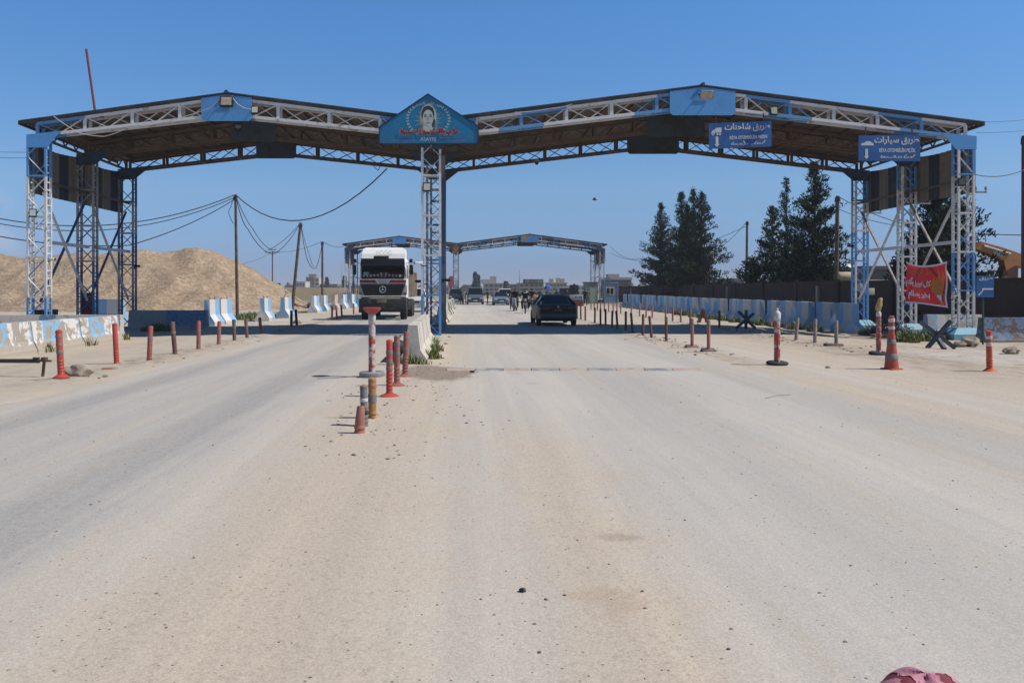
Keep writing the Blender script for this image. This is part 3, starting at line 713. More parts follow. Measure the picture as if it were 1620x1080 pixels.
lane_sign('blue hanging lane sign with a truck pictogram and down arrow', ((1121.4, 195.2), (1220.5, 191.8), (1220.5, 231.8), (1122, 235.6)), 'طريق شاحنات', 'RÊYA OTOMBÊLÊN MEZIN', SYR1, 'truck')
lane_sign('blue hanging lane sign with a car pictogram near the right columns', ((1358.8, 214.5), (1456, 213.8), (1456, 255), (1358.5, 254.2)), 'طريق سيارات', 'RÊYA OTOMBÊLÊN PIÇÛK', SYR2, 'car')

# small blue road sign on a green post
X, Y = gp(1555, 545, -.13); o = Vector((X, Y, -.13))
t = thing('road_sign', 'small blue road sign with a white arrow on a dark green post', 'sign', o)
MB().tube([(0, 0, -.1), (0, 0, 1.75)], .03, 8).build('post', M('green_post', (.04, .09, .06)), t)
fn = lambda u, v: at(1545 + 27.5 * u, 470 - 34 * v, Y - .045) - o
pm = MB(); pm.prism([fn(0, 0), fn(1, 0), fn(1, 1), fn(0, 1)], (0, .012, 0)); pm.build('panel', SIGNB, t)
m_ = MB(); fn2 = lambda u, v: fn(u, v) - Vector((0, .005, 0))
letter(m_, arabic('طريق'), (.15, .76, .92, .96), fn2, 0, .03)
m_.build('lettering', LET, t)
m_ = MB(); m_.poly([fn2(*p) for p in ((.06, .10), (.32, .30), (.32, .42), (.95, .42), (.95, .34), (.42, .34), (.16, .08))], 0); m_.build('arrow', LET, t)

# Newroz banner tied between the two right-hand columns; it faces the road
def banner():
    Y0, Y1 = CY0 + 3.6, CY0 + .75; X = COLX[2] - .12
    o = Vector((X, (Y0 + Y1) / 2, 1.85))
    t = thing('banner', 'red cloth banner with white Arabic lettering and a flame tied between the right columns', 'banner', o)
    def fn(u, v, d=0.0):
        top = 2.72 + (2.64 - 2.72) * u - .16 * math.sin(math.pi * u) ** 1.0; bot = 1.10 - .13 * u + .03 * math.sin(math.pi * u)
        inl = .10 * math.sin(math.pi * v)
        yy = (Y0 - inl * .3) + (Y1 + inl - Y0 + inl * .3) * u
        wob = .05 * math.sin(u * 7 + v * 2) + .03 * math.sin(v * 9 + u * 3)
        return Vector((X - .1 + wob - d, yy, bot + (top - bot) * v)) - o
    def cloth(name, col, tr, f_=.25):
        m, nt, b = newmat(name); b.inputs['Base Color'].default_value = (*col, 1); b.inputs['Roughness'].default_value = .6
        tl = N(nt, 'ShaderNodeBsdfTranslucent'); tl.inputs[0].default_value = (*tr, 1)
        mx = N(nt, 'ShaderNodeMixShader'); mx.inputs[0].default_value = f_
        nt.links.new(b.outputs[0], mx.inputs[1]); nt.links.new(tl.outputs[0], mx.inputs[2])
        nt.links.new(mx.outputs[0], nt.nodes['Material Output'].inputs[0]); return m
    red = cloth('banner_red', (.36, .010, .016), (.42, .010, .012)); wh = cloth('banner_white', (.85, .83, .86), (.8, .8, .8), .1)
    org_ = cloth('banner_orange', (.85, .24, .02), (.9, .25, .03)); yel = cloth('banner_yellow', (.62, .34, .05), (.8, .5, .1)); drk = cloth('banner_dark', (.2, .02, .01), (.35, .05, .02))
    def sheet(m_, u0, u1, v0, v1, mat, d, nu=20, nv=14):
        vs = [fn(u0 + (u1 - u0) * i / nu, v0 + (v1 - v0) * j / nv, d) for j in range(nv + 1) for i in range(nu + 1)]
        m_.add(vs, [(j * (nu + 1) + i, j * (nu + 1) + i + 1, (j + 1) * (nu + 1) + i + 1, (j + 1) * (nu + 1) + i) for j in range(nv) for i in range(nu)], mat, True)
    m_ = MB(); sheet(m_, 0, 1, 0, 1, 0, 0); m_.build('cloth', red, t)
    m_ = MB(); e = .004
    sheet(m_, 0, 1, .955, 1, 0, e, 20, 1); sheet(m_, 0, 1, 0, .04, 0, e, 20, 1); sheet(m_, .965, 1, .04, .955, 0, e, 1, 14); m_.build('hem', wh, t)
    m_ = MB()
    def cut(pts, mat, d):
        for k in tessellate_polygon([[Vector((a, b, 0)) for a, b in pts]]): m_.add([fn(*pts[i], d) for i in k], [(0, 1, 2)], mat)
    cut([(.62, .40), (.68, .62), (.74, .74), (.73, .60), (.80, .72), (.79, .86), (.84, .78), (.86, .66), (.90, .84), (.94, .66), (.93, .45), (.91, .28), (.80, .27), (.72, .34), (.66, .46)], 0, .006)
    cut([(.72, .42), (.76, .56), (.80, .48), (.85, .62), (.88, .48), (.87, .33), (.79, .33)], 1, .009)
    cut([(.80, .52), (.835, .46), (.865, .55), (.84, .66), (.835, .56)], 2, .011)
    cut([(.77, .29), (.92, .31), (.93, .05), (.90, .03)], 1, .008); cut([(.81, .26), (.90, .27), (.905, .10)], 3, .011)
    m_.build('flame', [org_, yel, drk, wh], t)
    m_ = MB(); letter(m_, arabic('كل نوروز وأنتم'), (.01, .40, .66, .66), lambda u, v: fn(u, v, .008), 0, .04); letter(m_, arabic('بخير وسلام'), (.05, .11, .68, .34), lambda u, v: fn(u, v, .008), 0, .045)
    m_.build('lettering', wh, t)
    m_ = MB(); letter(m_, arabic('قوى الأمن الداخلي'), (.10, .74, .68, .90), lambda u, v: fn(u, v, .008), 0, .03); m_.build('lettering', drk if 0 else cloth('banner_ochre', (.55, .20, .03), (.5, .2, .03)), t)
    m_ = MB()
    for (u, v, yy, zz) in ((0, 1, CY0 + 3.8, 2.8), (0, 0, CY0 + 3.8, 1.1), (1, 1, CY0 + .5, 2.75), (1, 0, CY0 + .5, .95)): m_.tube([fn(u, v), Vector((X - .05, yy, zz)) - o], .012, 5)
    m_.build('tie_rope', WIRE, t)
banner()

# ------------------------------------------------------------------ lamps, cameras, cables on the canopy
def floodlight(label, px, py, Y, w_, h_, tilt=20, mat=LENS, yaw=0, fr=BLACK, cant=0):
    t = thing('floodlight', label, 'floodlight', at(px, py, Y), R(yaw))
    rot = Matrix.Rotation(R(-tilt), 3, 'X')
    MB().box((0, 0, 0), (w_, .09, h_), 0, rot, .012).build('housing', fr, t)
    MB().box(rot @ Vector((0, -.05, 0)), (w_ * .78, .012, h_ * .72), 0, rot).build('lens', mat, t)
    m_ = MB()
    for s in (-1, 1): m_.bar((s * (w_ / 2 + .012), 0, 0), (s * (w_ / 2 + .012), .16, .05), .02, .04)
    m_.bar((-w_ / 2, .16, .05), (w_ / 2, .16, .05), .02, .04); m_.build('bracket', DKMETAL, t)
    return t
yF = CY0 - .25
floodlight('large box floodlight with beige lens at the left roof apex', 358.5, 161, yF, .46, .40, 12, M('beige_lens', (.40, .30, .20), (.5, .45, .4), 12, rough=.4))
floodlight('small black-framed floodlight just right of the left apex plate', 403.5, 174.5, yF + .05, .25, .28, 10)
floodlight('bare metal floodlight at the right roof apex', 1118, 150, yF, .46, .30, -25, STEEL, fr=STEEL)
floodlight('small black floodlight right of the right apex plate', 1223.5, 176.5, yF + .05, .27, .28, 10, M('yellowish_lens', (.35, .36, .22), rough=.3), 10)
floodlight('floodlight on the left front column facing the road', 52, 337, CY0 - .12, .24, .29, 5, M('grey_lens', (.45, .50, .52), rough=.25), 20)
floodlight('square floodlight high on the middle column', 675.5, 296, CY0 - .12, .28, .32, 5)
floodlight('black floodlight on the right front column below the striped panel', 1521.5, 288, CY0 - .12, .25, .28, 5, M('green_lens', (.16, .18, .12), rough=.3), -15)
def camera_thing(label, px, py, Y, yaw, col=WHITE, L=.28, arm=None):
    p = at(px, py, Y); t = thing('security_camera', label, 'camera', p, R(yaw))
    MB().box((0, 0, 0), (.11, L, .10), 0, None, .02).build('housing', col, t)
    MB().lathe([(.04, 0), (.045, .02), (.03, .03)], 10, 0, (0, -L / 2, 0), Matrix.Rotation(R(90), 3, 'X')).build('lens', BLACK, t)
    MB().tube([(0, .06, -.04), (.02, .14, -.10), (.05, .30, -.10)], .02, 6).build('arm', DKMETAL, t)
camera_thing('white security camera on the left side of the middle column', 662, 416, CY0 - .05, -75)
camera_thing('dark camera on an arm at the lower left of the middle column', 664, 445, CY0 + .1, -80, BLACK)
camera_thing('dark camera on an arm at the lower right of the middle column', 705, 443, CY0 + .3, 80, BLACK)
camera_thing('white camera on the left front column at wall height', 81, 410, CY0 + .2, 80)
camera_thing('black camera beside the left rear column', 216, 421, CY0 + 7.7, 80, BLACK)
camera_thing('white camera low on the right front column beside the banner', 1510, 470, CY0 - .05, 0)
camera_thing('black camera left of the right rear column', 1346, 389, CY0 + 7.7, -80, BLACK)
def dome(label, px, py, Y):
    t = thing('dome_camera', label, 'camera', at(px, py, Y))
    MB().lathe([(.11, .16), (.12, .08), (.10, .05)], 14).build('housing', WHITE if 0 else GREY, t)
    MB().lathe([(.10, .05), (.085, -.02), (.05, -.07), (.01, -.085)], 14).build('dome', GLASSD, t)
dome('dark dome camera under the roof near the left apex', 377, 205, CY0 + 3.6)
dome('small dome camera hanging from the rear truss left of the right apex', 849, 258, CY0 + 7.6)
for (px, py, Y, lb) in ((1551, 304, CY0 + .2, 'front right'), (1463, 322, CY0 + 3.9, 'middle right'), (1386, 337, CY0 + 7.8, 'rear right')):
    t = thing('insulator_bracket', 'short outrigger bracket with two insulators on the %s column' % lb, 'bracket', at(px, py, Y), group='insulator brackets')
    MB().bar((-.30, 0, 0), (.22, 0, 0), .06, .06).build('arm', STEEL, t)
    for x in (-.16, .19): MB().lathe([(.02, .0), (.02, .08), (.05, .10), (.05, .14), (.03, .17), (.03, .2)], 8, 0, (x, 0, 0)).build('insulator', M('porcelain', (.32, .28, .26), rough=.3), t)
p0, p1 = at(152, 176, CY0 + .25), at(136.5, 78, CY0 + .25)
t = thing('roof_pole', 'thin maroon pole standing on the left end of the roof, leaning left', 'pole', p0)
MB().tube([(0, 0, -.25), p1 - p0], .045, 8).build('rod', M('maroon_pole', (.17, .045, .04)), t)
MB().bar((-.28, -.2, -.15), (.35, -.2, -.22), .08, .10).build('base_plate', PRIMER, t)

def wire(name, label, pts, r=.02, sag=0, cat='cable', n=14, mat=WIRE, group=None):
    """cable through world points; sag metres of droop between two points"""
    P = [Vector(p) for p in pts]; Q = []
    for a, b in zip(P, P[1:]):
        for k in range(n):
            q = a.lerp(b, k / n); q.z -= sag * 4 * (k / n) * (1 - k / n); Q.append(q)
    Q.append(P[-1]); m_ = MB(); m_.tube(Q, r, 5); o = m_.build(name, mat); return tag(o, label, cat, group)
PALE = M('pale_cable', (.55, .54, .52), rough=.5)
wire('cable', 'white cable looping along the left truss below the apex', [at(85, 184, yF), at(125, 210, yF), at(165, 216, yF), at(200, 203, yF), at(262, 192, yF), at(330, 172, yF), at(352, 152, yF)], .012, .03, mat=PALE)
wire('cable', 'white cable hanging from the left apex to the small floodlight', [at(367, 152, yF), at(378, 166, yF), at(398, 173, yF)], .012, .04, mat=PALE)
wire('cable', 'thin cable along the left slope of the right truss', [at(815, 178, yF), at(870, 172, yF), at(905, 165, yF)], .012, .03, mat=PALE)
wire('cable', 'dark cable with loose ends along the rear left truss', [at(590, 262, CY0 + 8), at(598, 270, CY0 + 8), at(602, 262, CY0 + 8)], .015, .0)

# ------------------------------------------------------------------ utility poles and overhead wires
def pole(label, top, bot, Y, r=.11, arms=(), mat=WOOD, base_z=None, name='utility_pole'):
    a, b = at(*bot, Y), at(*top, Y); d = (b - a).normalized()
    zb = -.3; a2 = a + d * ((zb - a.z) / d.z)
    t = thing(name, label, 'pole', a2); MB().tube([(0, 0, 0), b - a2], r, 10, r1=r * .75).build('pole', mat, t)
    if arms:
        m_ = MB(); q = b - a2
        for (dz, L) in arms: m_.bar(q + Vector((-L, -.12, dz)), q + Vector((L, -.12, dz)), .07, .09)
        m_.build('crossarm', DKMETAL, t)
        for (dz, L) in arms:
            for x in (-L * .9, 0, L * .9): MB().lathe([(.02, 0), (.02, .08), (.06, .1), (.05, .18)], 8, 0, q + Vector((x, -.12, dz + .04))).build('insulator', M('porcelain', (.32, .28, .26)), t)
    else:
        MB().tube([b - a2 + Vector((0, 0, -.35)), b - a2 + Vector((0, -.02, -.1))], r * 1.15, 8).build('pole_band', DKMETAL, t)
    return b
T1 = pole('tall straight wooden pole in front of the gravel heap', (372.5, 308), (375, 469), 48.5, .10)
T2 = pole('wooden pole leaning right at the foot of the gravel heap', (475.5, 352), (464, 470), 62, .13)
T3 = pole('slim far pole with a crossarm behind the gravel heap', (431, 398), (431, 440), 112, .10, ((-.1, 1.0), (.25, .55)))
T4 = pole('dark pole left of the far canopy', (510, 382), (510, 470), 76, .12)
T5 = pole('wooden pole between the two groups of conifers', (1182, 350), (1181, 445), 74, .13)
T6 = pole('tall dark pole right of the tallest conifer', (1325, 310), (1323, 445), 52, .15)
T7 = pole('maroon steel pole cut by the right edge of the picture', (1619, 215), (1619, 470), 34, .09, mat=M('maroon_steel', (.12, .035, .05)))
e1 = at(-30, 345, 38); e2 = at(-20, 372, 38)
G = 'overhead wires on the left'
wire('overhead_wire', 'overhead wire from the tall left pole to the left edge, upper', [T1, at(-40, 338, 42)], .028, 1.15, group=G)
wire('overhead_wire', 'overhead wire from the tall left pole to the left edge, just below the upper one', [T1 - Vector((0, 0, .15)), at(-40, 346, 42)], .024, 1.2, group=G)
wire('overhead_wire', 'thick overhead wire drooping low from the tall left pole across the heap', [T1 - Vector((0, 0, .25)), at(205, 388, 40), at(-40, 366, 38)], .026, .25, group=G)
wire('overhead_wire', 'overhead wire sagging from the tall left pole to the rear truss of the canopy', [T1, at(612, 267, CY0 + 7.9)], .03, 1.9, group=G)
wire('overhead_wire', 'slack wire from the tall left pole down to the leaning pole', [T1, at(392, 362, 52), at(432, 402, 57), T2], .026, .35, group=G)
wire('overhead_wire', 'second slack wire from the tall left pole, slightly above the first', [T1, at(400, 362, 52), at(428, 394, 57), T2], .022, .2, group=G)
wire('overhead_wire', 'looped wire hanging from the leaning pole to the dark pole', [T2, at(486, 410, 68), at(500, 424, 70), T4], .026, .3, group=G)
wire('overhead_wire', 'thin wire hanging from the leaning pole to the dark pole', [T2, at(490, 405, 68), at(497, 422, 70)], .018, .2, group=G)
wire('overhead_wire', 'wire from the dark pole to the far canopy', [T4, at(545, 389, 104)], .024, .3, group=G)
wire('overhead_wire', 'faint wire from the far crossarm pole to the dark pole', [T3, T4], .02, .4, group=G)
wire('overhead_wire', 'faint wire from the far crossarm pole toward the left', [T3, at(385, 417, 90), at(300, 430, 85)], .02, .2, group=G)
wire('cable_loop', 'loop of spare cable hanging on the tall left pole', [T1 - Vector((.1, 0, .1)), T1 - Vector((.42, 0, 1.0)), T1 - Vector((.1, 0, 1.7))], .018, .1)
G = 'overhead wires on the right'
wire('overhead_wire', 'wire from the tall right pole toward the gantry', [T6, at(1400, 345, 50), at(1470, 362, 48), at(1640, 372, 42)], .022, .1, group=G)
wire('overhead_wire', 'lower wire from the tall right pole toward the gantry', [T6 - Vector((0, 0, .8)), at(1480, 360, 48)], .018, .35, group=G)
wire('overhead_wire', 'wire from the right gantry column to the right edge', [at(1541, 276, CY0 + .3), at(1640, 258, 32)], .016, .25, group=G)
wire('overhead_wire', 'high faint wire right of the canopy roof, upper', [at(1550, 193, CY0 + .3), at(1650, 186, 32)], .008, .05, group=G)
wire('overhead_wire', 'high faint wire right of the canopy roof, lower', [at(1545, 210, CY0 + .3), at(1650, 203, 32)], .008, .05, group=G)
wire('overhead_wire', 'slack wire from the middle conifer pole to the left conifers', [T5, at(1135, 395, 78), at(1098, 415, 80)], .02, .2, group=G)
wire('overhead_wire', 'wire from the middle conifer pole toward the far canopy', [T5 - Vector((0, 0, .4)), at(1010, 410, 90), at(966, 390, 105)], .022, .5, group=G)
wire('overhead_wire', 'lower wire from the far canopy to the left conifers', [at(966, 400, 105), at(1020, 412, 92)], .02, .3, group=G)
for (a, b, lb) in (((-20, 240), (46, 241), 'upper'), ((-20, 249), (46, 250), 'lower')):
    wire('overhead_wire', 'faint horizontal wire left of the canopy, %s' % lb, [at(*a, 31), at(*b, CY0 + .3)], .008, .01, group='faint wires left of the canopy')
# bird
t = at(941, 316, 60); m_ = MB()
m_.loft([[(t.x + dx, t.y + r * math.cos(k * 1.05), t.z + r * math.sin(k * 1.05)) for k in range(6)] for dx, r in ((-.2, .01), (-.1, .05), (.02, .06), (.13, .045), (.19, .012))])
m_.add([(t.x - .05, t.y, t.z + .03), (t.x + .07, t.y, t.z + .03), (t.x + .0, t.y - .22, t.z + .16), (t.x - .09, t.y - .36, t.z + .12)], [(0, 1, 2, 3)]); m_.add([(t.x - .05, t.y, t.z + .03), (t.x + .07, t.y, t.z + .03), (t.x + .0, t.y + .22, t.z + .16), (t.x - .09, t.y + .36, t.z + .12)], [(0, 1, 2, 3)])
tag(m_.build('bird', BLACK), 'tiny dark bird flying under the right half of the canopy', 'bird')

# ------------------------------------------------------------------ concrete barriers
def profile_barrier(name, label, cat, loc, rz, L, prof, mat, group=None, hook=True, rnd=0):
    """barrier running along local +y from its near end; prof = half widths by height"""
    t = thing(name, label, cat, loc, rz, group)
    random.seed(rnd); m_ = MB(); n = 8; rings = []
    sec = [(a, z) for a, z in prof] + [(-a, z) for a, z in prof[::-1]]
    for k in range(n + 1):
        y = L * k / n; rings.append([(a + .006 * mnoise.noise((a * 3, y * 2, z * 3 + rnd)), y + .012 * mnoise.noise((a * 4 + rnd, z * 4, k)) * (k in (0, n)), z + .008 * mnoise.noise((y * 2, a, rnd + 9))) for a, z in sec])
    m_.loft(rings, 0, smooth=False)
    m_.build('block', mat, t)
    if hook:
        m_ = MB()
        for yy in (L * .25, L * .75): m_.tube([(0, yy + .09 * math.cos(a), prof[-1][1] - .03 + .13 * math.sin(a)) for a in (k * math.pi / 8 for k in range(9))], .013, 6)
        m_.build('lifting_hook', DKMETAL, t)
    return t
TALL = [(.37, -.08), (.37, .18), (.14, .52), (.12, 1.24)]
JERS = [(.31, -.05), (.31, .09), (.17, .30), (.10, .84)]
LBLUE, LWHITE = (.20, .47, .74), (.70, .69, .68)
B2M = barrier_mat('barrier_two_tone', LWHITE, LBLUE, 'Y', 1.9, .0, (.70, .76))
B2R = barrier_mat('barrier_two_tone_right', (.62, .60, .58), (.20, .48, .78), 'Y', 2.0, .0, (.66, .74))
BWORN = barrier_mat('barrier_worn_tan', (.52, .48, .41), (.50, .47, .42), 'Y', 1.9, 0, (.5, .55))
BPEEL = barrier_mat('barrier_peeling', (.74, .72, .70), (.17, .46, .76), 'Y', 2.1, .25, (.49, .515), (.40, .35, .285), .25)
BPEELX = barrier_mat('barrier_peeling_cross', (.55, .52, .47), (.07, .17, .33), 'Y', 5.4, .1, (.55, .58), (.40, .36, .30))
BSTAIN = barrier_mat('barrier_stained', (.60, .58, .56), (.10, .19, .34), 'Y', 3.6, -.05, (.50, .56), (.14, .11, .09))
BPALE = barrier_mat('barrier_pale_blue', (.58, .58, .57), (.22, .46, .66), 'Y', 3.4, .0, (.52, .6), (.42, .38, .33))
# left row, tall blocks seen end-on
LROW = [(38.5, -12.0, 1.75, B2M, 'tall white and blue barrier beside the dark shaded one, near end of the left row'),
        (40.35, -12.02, 1.75, B2M, 'tall pale blue barrier tucked behind the first one of the left row'),
        (44.3, -10.85, 1.8, B2M, 'tall white and blue barrier with grass on both sides, right of the tall wooden pole'),
        (49.3, -10.85, 1.8, B2M, 'tall white and blue barrier at the foot of the leaning pole'),
        (60.0, -11.05, 1.9, B2M, 'tall white and blue barrier next to the rubble, just before the dark pole'),
        (63.6, -10.95, 1.9, B2M, 'white barrier in front of the dark pole with a green bush beside it'),
        (67.0, -10.65, 1.9, BWORN, 'tan unpainted barrier behind the three thin red posts'),
        (70.4, -10.45, 1.9, B2M, 'pale barrier right of the tan one in the left row'),
        (74.0, -10.2, 1.9, B2M, 'small pale barrier last but one before the truck'),
        (78.0, -10.0, 1.9, B2M, 'small pale barrier partly hidden by the truck')]
for i, (y, x, L, mt, lb) in enumerate(LROW):
    profile_barrier('concrete_barrier', lb, 'barrier', (x, y, gz(x, y)), R(random.Random(i).uniform(-2.5, 2.5)), L, TALL, mt, 'tall barriers on the left', True, i)
# shaded low barrier facing the camera, in the shadow of the canopy
x0, y0 = gp(220, 515.5, -.07)
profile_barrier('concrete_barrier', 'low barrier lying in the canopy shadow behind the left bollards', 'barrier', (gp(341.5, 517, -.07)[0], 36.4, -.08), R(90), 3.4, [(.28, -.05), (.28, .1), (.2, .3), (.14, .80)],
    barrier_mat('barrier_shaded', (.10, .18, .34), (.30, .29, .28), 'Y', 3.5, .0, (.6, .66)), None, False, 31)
# near left: peeling barriers along the lane, then a cross wall behind
for i in range(4):
    y = 27.4 - 2.72 * (i + 1); x = -11.62 - .02 * i
    profile_barrier('peeling_barrier', ('peeling blue and white barrier on the left verge, at the far corner', 'peeling blue and white barrier on the left verge, second from the corner', 'peeling blue and white barrier cut by the left edge of the picture', 'peeling blue and white barrier beyond the left edge')[i], 'barrier', (x, y, gz(x, y)), 0, 2.70, [(.33, -.05), (.32, .10), (.20, .34), (.13, .84)], BPEEL, 'peeling barriers on the left verge', False, 40 + i)
for i in range(3):
    x = -11.50 - 2.72 * i
    profile_barrier('peeling_barrier', ('pale-rimmed cross barrier meeting the corner of the peeling row', 'blue-topped cross barrier in front of the left front column', 'blue cross barrier at the left edge of the picture')[i], 'barrier', (x, 27.75, gz(x, 27.7) + .02), R(90), 2.70, [(.31, -.05), (.31, .09), (.17, .30), (.12, .83)], BPEELX, 'cross barriers around the left column', False, 50 + i)
MB_ = MB(); MB_.box((-15.8, 31.2, .42), (.5, .9, .9), 0, None, .02); tag(MB_.build('drum_cover', BLACK), 'dark low box standing among the left columns behind the barrier', 'box')
m_ = MB(); m_.lathe([(.2, 0), (.2, 1.5), (.17, 1.55), (.05, 1.58)], 14); tag(m_.build('red_drum', M('red_drum', (.25, .03, .03)), loc=(-15.05, 33.0, -.08)), 'dark red cylinder standing at the foot of the middle left column', 'cylinder')
for i, (px, lb) in enumerate(((196, 'small blue barrier seen through the lattice of the left rear column'),)):
    x = at(px, 500, 41).x; profile_barrier('concrete_barrier', lb, 'barrier', (x, 41, -.08), R(70), 2.0, TALL, B2M, None, False, 60 + i)
# median
for i in range(3):
    profile_barrier('median_barrier', ('bare concrete median barrier nearest the camera, behind the red bollards', 'bare concrete median barrier just before the middle column, behind the first block', 'bare concrete median barrier touching the middle column')[i], 'barrier', (-1.13 - .03 * i, 18.0 + 2.65 * i, 0), R(.8), 2.6, JERS, CONC, 'concrete barriers in the median', False, 70 + i)
for i in range(16):
    y = 38 + 2.6 * i
    profile_barrier('median_barrier', '%s bare concrete median barrier beyond the middle column' % ORD[i], 'barrier', (-1.12 + .10 * math.sin(i * 1.1), y, 0), R(.4), 2.5, JERS, CONC, 'concrete barriers in the median', False, 80 + i)
# right row
for i in range(24):
    y = 33.0 + 2.04 * i; x = 15.6 + .05 * math.sin(i * 2.1)
    profile_barrier('concrete_barrier', '%s half-grey half-blue tall barrier counted from the right rear column' % ORD[i], 'barrier', (x, y, gz(x, y)), R(-6.5 + random.Random(i + 9).uniform(-2, 1.5)), 1.92, [(.38, -.08), (.38, .16), (.15, .46), (.13, 1.20)], B2R, 'tall barriers along the right side', True, 100 + i)
x, y = at(1464, 500, 30.9).x, 30.9
profile_barrier('concrete_barrier', 'pale barrier behind the right front column, facing the road', 'barrier', (x + 2.05, y, -.15), R(90), 2.05, [(.3, -.05), (.3, .1), (.2, .3), (.13, .84)], BPALE, None, False, 130)
x, y = at(1556, 500, 27.4).x, 27.4
profile_barrier('concrete_barrier', 'stained white barrier with dark streaks and a blue end at the right edge', 'barrier', (x + 3.4, y, -.15), R(87), 3.4, [(.34, -.05), (.34, .1), (.22, .34), (.13, .84)], BSTAIN, None, False, 131)

# ------------------------------------------------------------------ bollards, posts and cones
REDP = M('red_plastic', (.50, .065, .045), (.33, .10, .08), 5, .5, .7, .5, dirt=(.38, .25, .19), dlo=.55, dhi=.8)
REDF = M('faded_red', (.38, .10, .075), (.26, .14, .11), 5, .45, .65, .6, dirt=(.34, .26, .21))
ORANGE = M('orange_plastic', (.62, .10, .04), (.50, .12, .07), 5, .6, .8, .45)
GREYB = M('grey_band', (.20, .19, .18), (.30, .17, .13), 6, .5, .7)
WHITEB = M('white_band', (.62, .60, .58), (.40, .36, .33), 6, .5, .7)
RUST = M('rusty_post', (.17, .085, .06), (.10, .065, .05), 4, .45, .65, .85, dirt=(.24, .16, .12))
PINK = M('pink_plastic', (.40, .15, .12), (.30, .20, .16), 6, .5, .7, .6)
YELB = M('ochre_plastic', (.42, .20, .06), (.36, .26, .16), 5, .5, .7, .6)
def bollard(label, px, py, h, r, lean=(0, 0), mat=REDP, bands=(), ribs=(0, .35), cap=None, flange=0.0, group=None, bandmat=GREYB, taper=1.0, loc=None):
    if loc: x, y = loc
    else: x, y = gp(px, py)
    t = thing('bollard', label, 'bollard', (x, y, max(gz(x, y), road_z(x, y) - .01 if RX0 < x < RX1 else ground_z(x, y))), random.Random(px).uniform(0, 6), group)
    rot = Matrix.Rotation(R(lean[0]), 3, 'Y') @ Matrix.Rotation(R(lean[1]), 3, 'X')
    if not loc: t.rotation_euler = rot.to_euler(); rot = None
    else: t.rotation_euler = rot.to_euler(); rot = None
    prof = [(r * 1.02, -.05)]; z = .0
    while z < ribs[1] * h and ribs[1] > 0:
        prof += [(r * 1.08, z), (r * 1.08, z + .022), (r * .98, z + .03), (r * .98, z + .048)]; z += .055
    prof += [(r, z + .01), (r * taper, h - .02), (r * taper * .85, h), (r * taper * .55, h + .004), (r * taper * .5, h - .03)]
    MB().lathe(prof, 16).build('body', mat, t)
    for (z0, z1, bm_) in bands:
        k = 1 - (1 - taper) * (z0 / h)
        MB().lathe([(r * k, z0), (r * k + .004, z0 + .004), (r * k + .004, z1 - .004), (r * k, z1)], 16).build('band', bm_, t)
    if cap: MB().lathe([(r * 1.0, h - .03), (r * 1.06, h - .02), (r * 1.0, h + .012), (r * .3, h + .03)], 16).build('cap', cap, t)
    if flange: MB().lathe([(flange, -.01), (flange, .012), (flange * .8, .03), (r * 1.1, .06)], 18).build('flange', mat, t)
    return t
bollard('tall red bollard with grey bands and an orange top, nearest of three by the median', 616, 629, .83, .047, (0, 0), REDP, [(.50, .56, GREYB), (.63, .69, GREYB), (.40, .45, GREYB)], (0, .45), ORANGE, .15)
bollard('red bollard with one grey top, middle of three by the median', 628, 613, .81, .049, (0, 0), REDF, [(.66, .73, GREYB), (.5, .56, GREYB)], (0, .4), GREYB, .14)
bollard('dark red bollard closest to the median barrier', 640.5, 597, .83, .050, (2, 0), REDF, [(.68, .74, GREYB), (.48, .54, GREYB)], (0, .4), None, .14)
bollard('ochre and grey striped bollard in front of the round post base', 589, 665, .48, .05, (0, 0), YELB, [(.20, .31, GREYB), (.38, .42, PINK)], (0, .22), YELB)
bollard('worn grey bollard behind the short pink one', 576.5, 676, .47, .044, (-1, 0), GREYB, [(.15, .2, RUBBER), (.30, .34, WHITEB)], (0, .5), GREYB)
bollard('short pink tapered bollard, nearest to the camera', 568.5, 688, .305, .056, (3, 0), PINK, [], (0, .26), None, .0, taper=.78)
bollard('bright red bollard with grey bands in front on the left verge', 97, 602, .82, .056, (-3.2, 0), REDP, [(.70, .75, GREYB), (.56, .61, GREYB), (.43, .48, GREYB)], (0, .4), REDP, .14)
bollard('plain red bollard on the left verge, at the corner of the peeling barrier', 184.5, 577, .83, .053, (-3, 0), REDP, [], (0, .3), REDP)
LB = [(236, 571, .79, 2.5, REDF), (277, 562, .78, -5, RUST), (314, 554, .74, .5, REDF), (346, 545, .69, 1.5, REDF), (371, 539.5, .66, -2, RUST), (391, 534.5, .60, -4.5, RUST), (413, 529.5, .59, -5, RUST)]
LBL = ['red-brown bollard leaning right, third from the left edge of the picture', 'grey-brown bollard leaning left, in front of the low shaded barrier', 'straight red bollard in front of the middle of the low shaded barrier',
       'red bollard at the right end of the low shaded barrier', 'brown bollard in front of the first white and blue barrier', 'thin brown bollard leaning left, last but one before the left lane', 'thin brown bollard leaning left, at the end of the left verge row']
for (px, py, h, ln, mt), lb in zip(LB, LBL): bollard(lb, px, py, h, .055, (ln, 0), mt, [(h * .62, h * .68, GREYB)], (0, .12), None, .0, 'bollards along the left verge')
for px, py, h, ln, lb in ((461, 517, .70, 0, 'black post on the left of a pair in the far left lane'), (469.5, 515, .72, -4, 'black post on the right of a pair in the far left lane')): bollard(lb, px, py, h, .06, (ln, 0), BLACK, [], (0, 0))
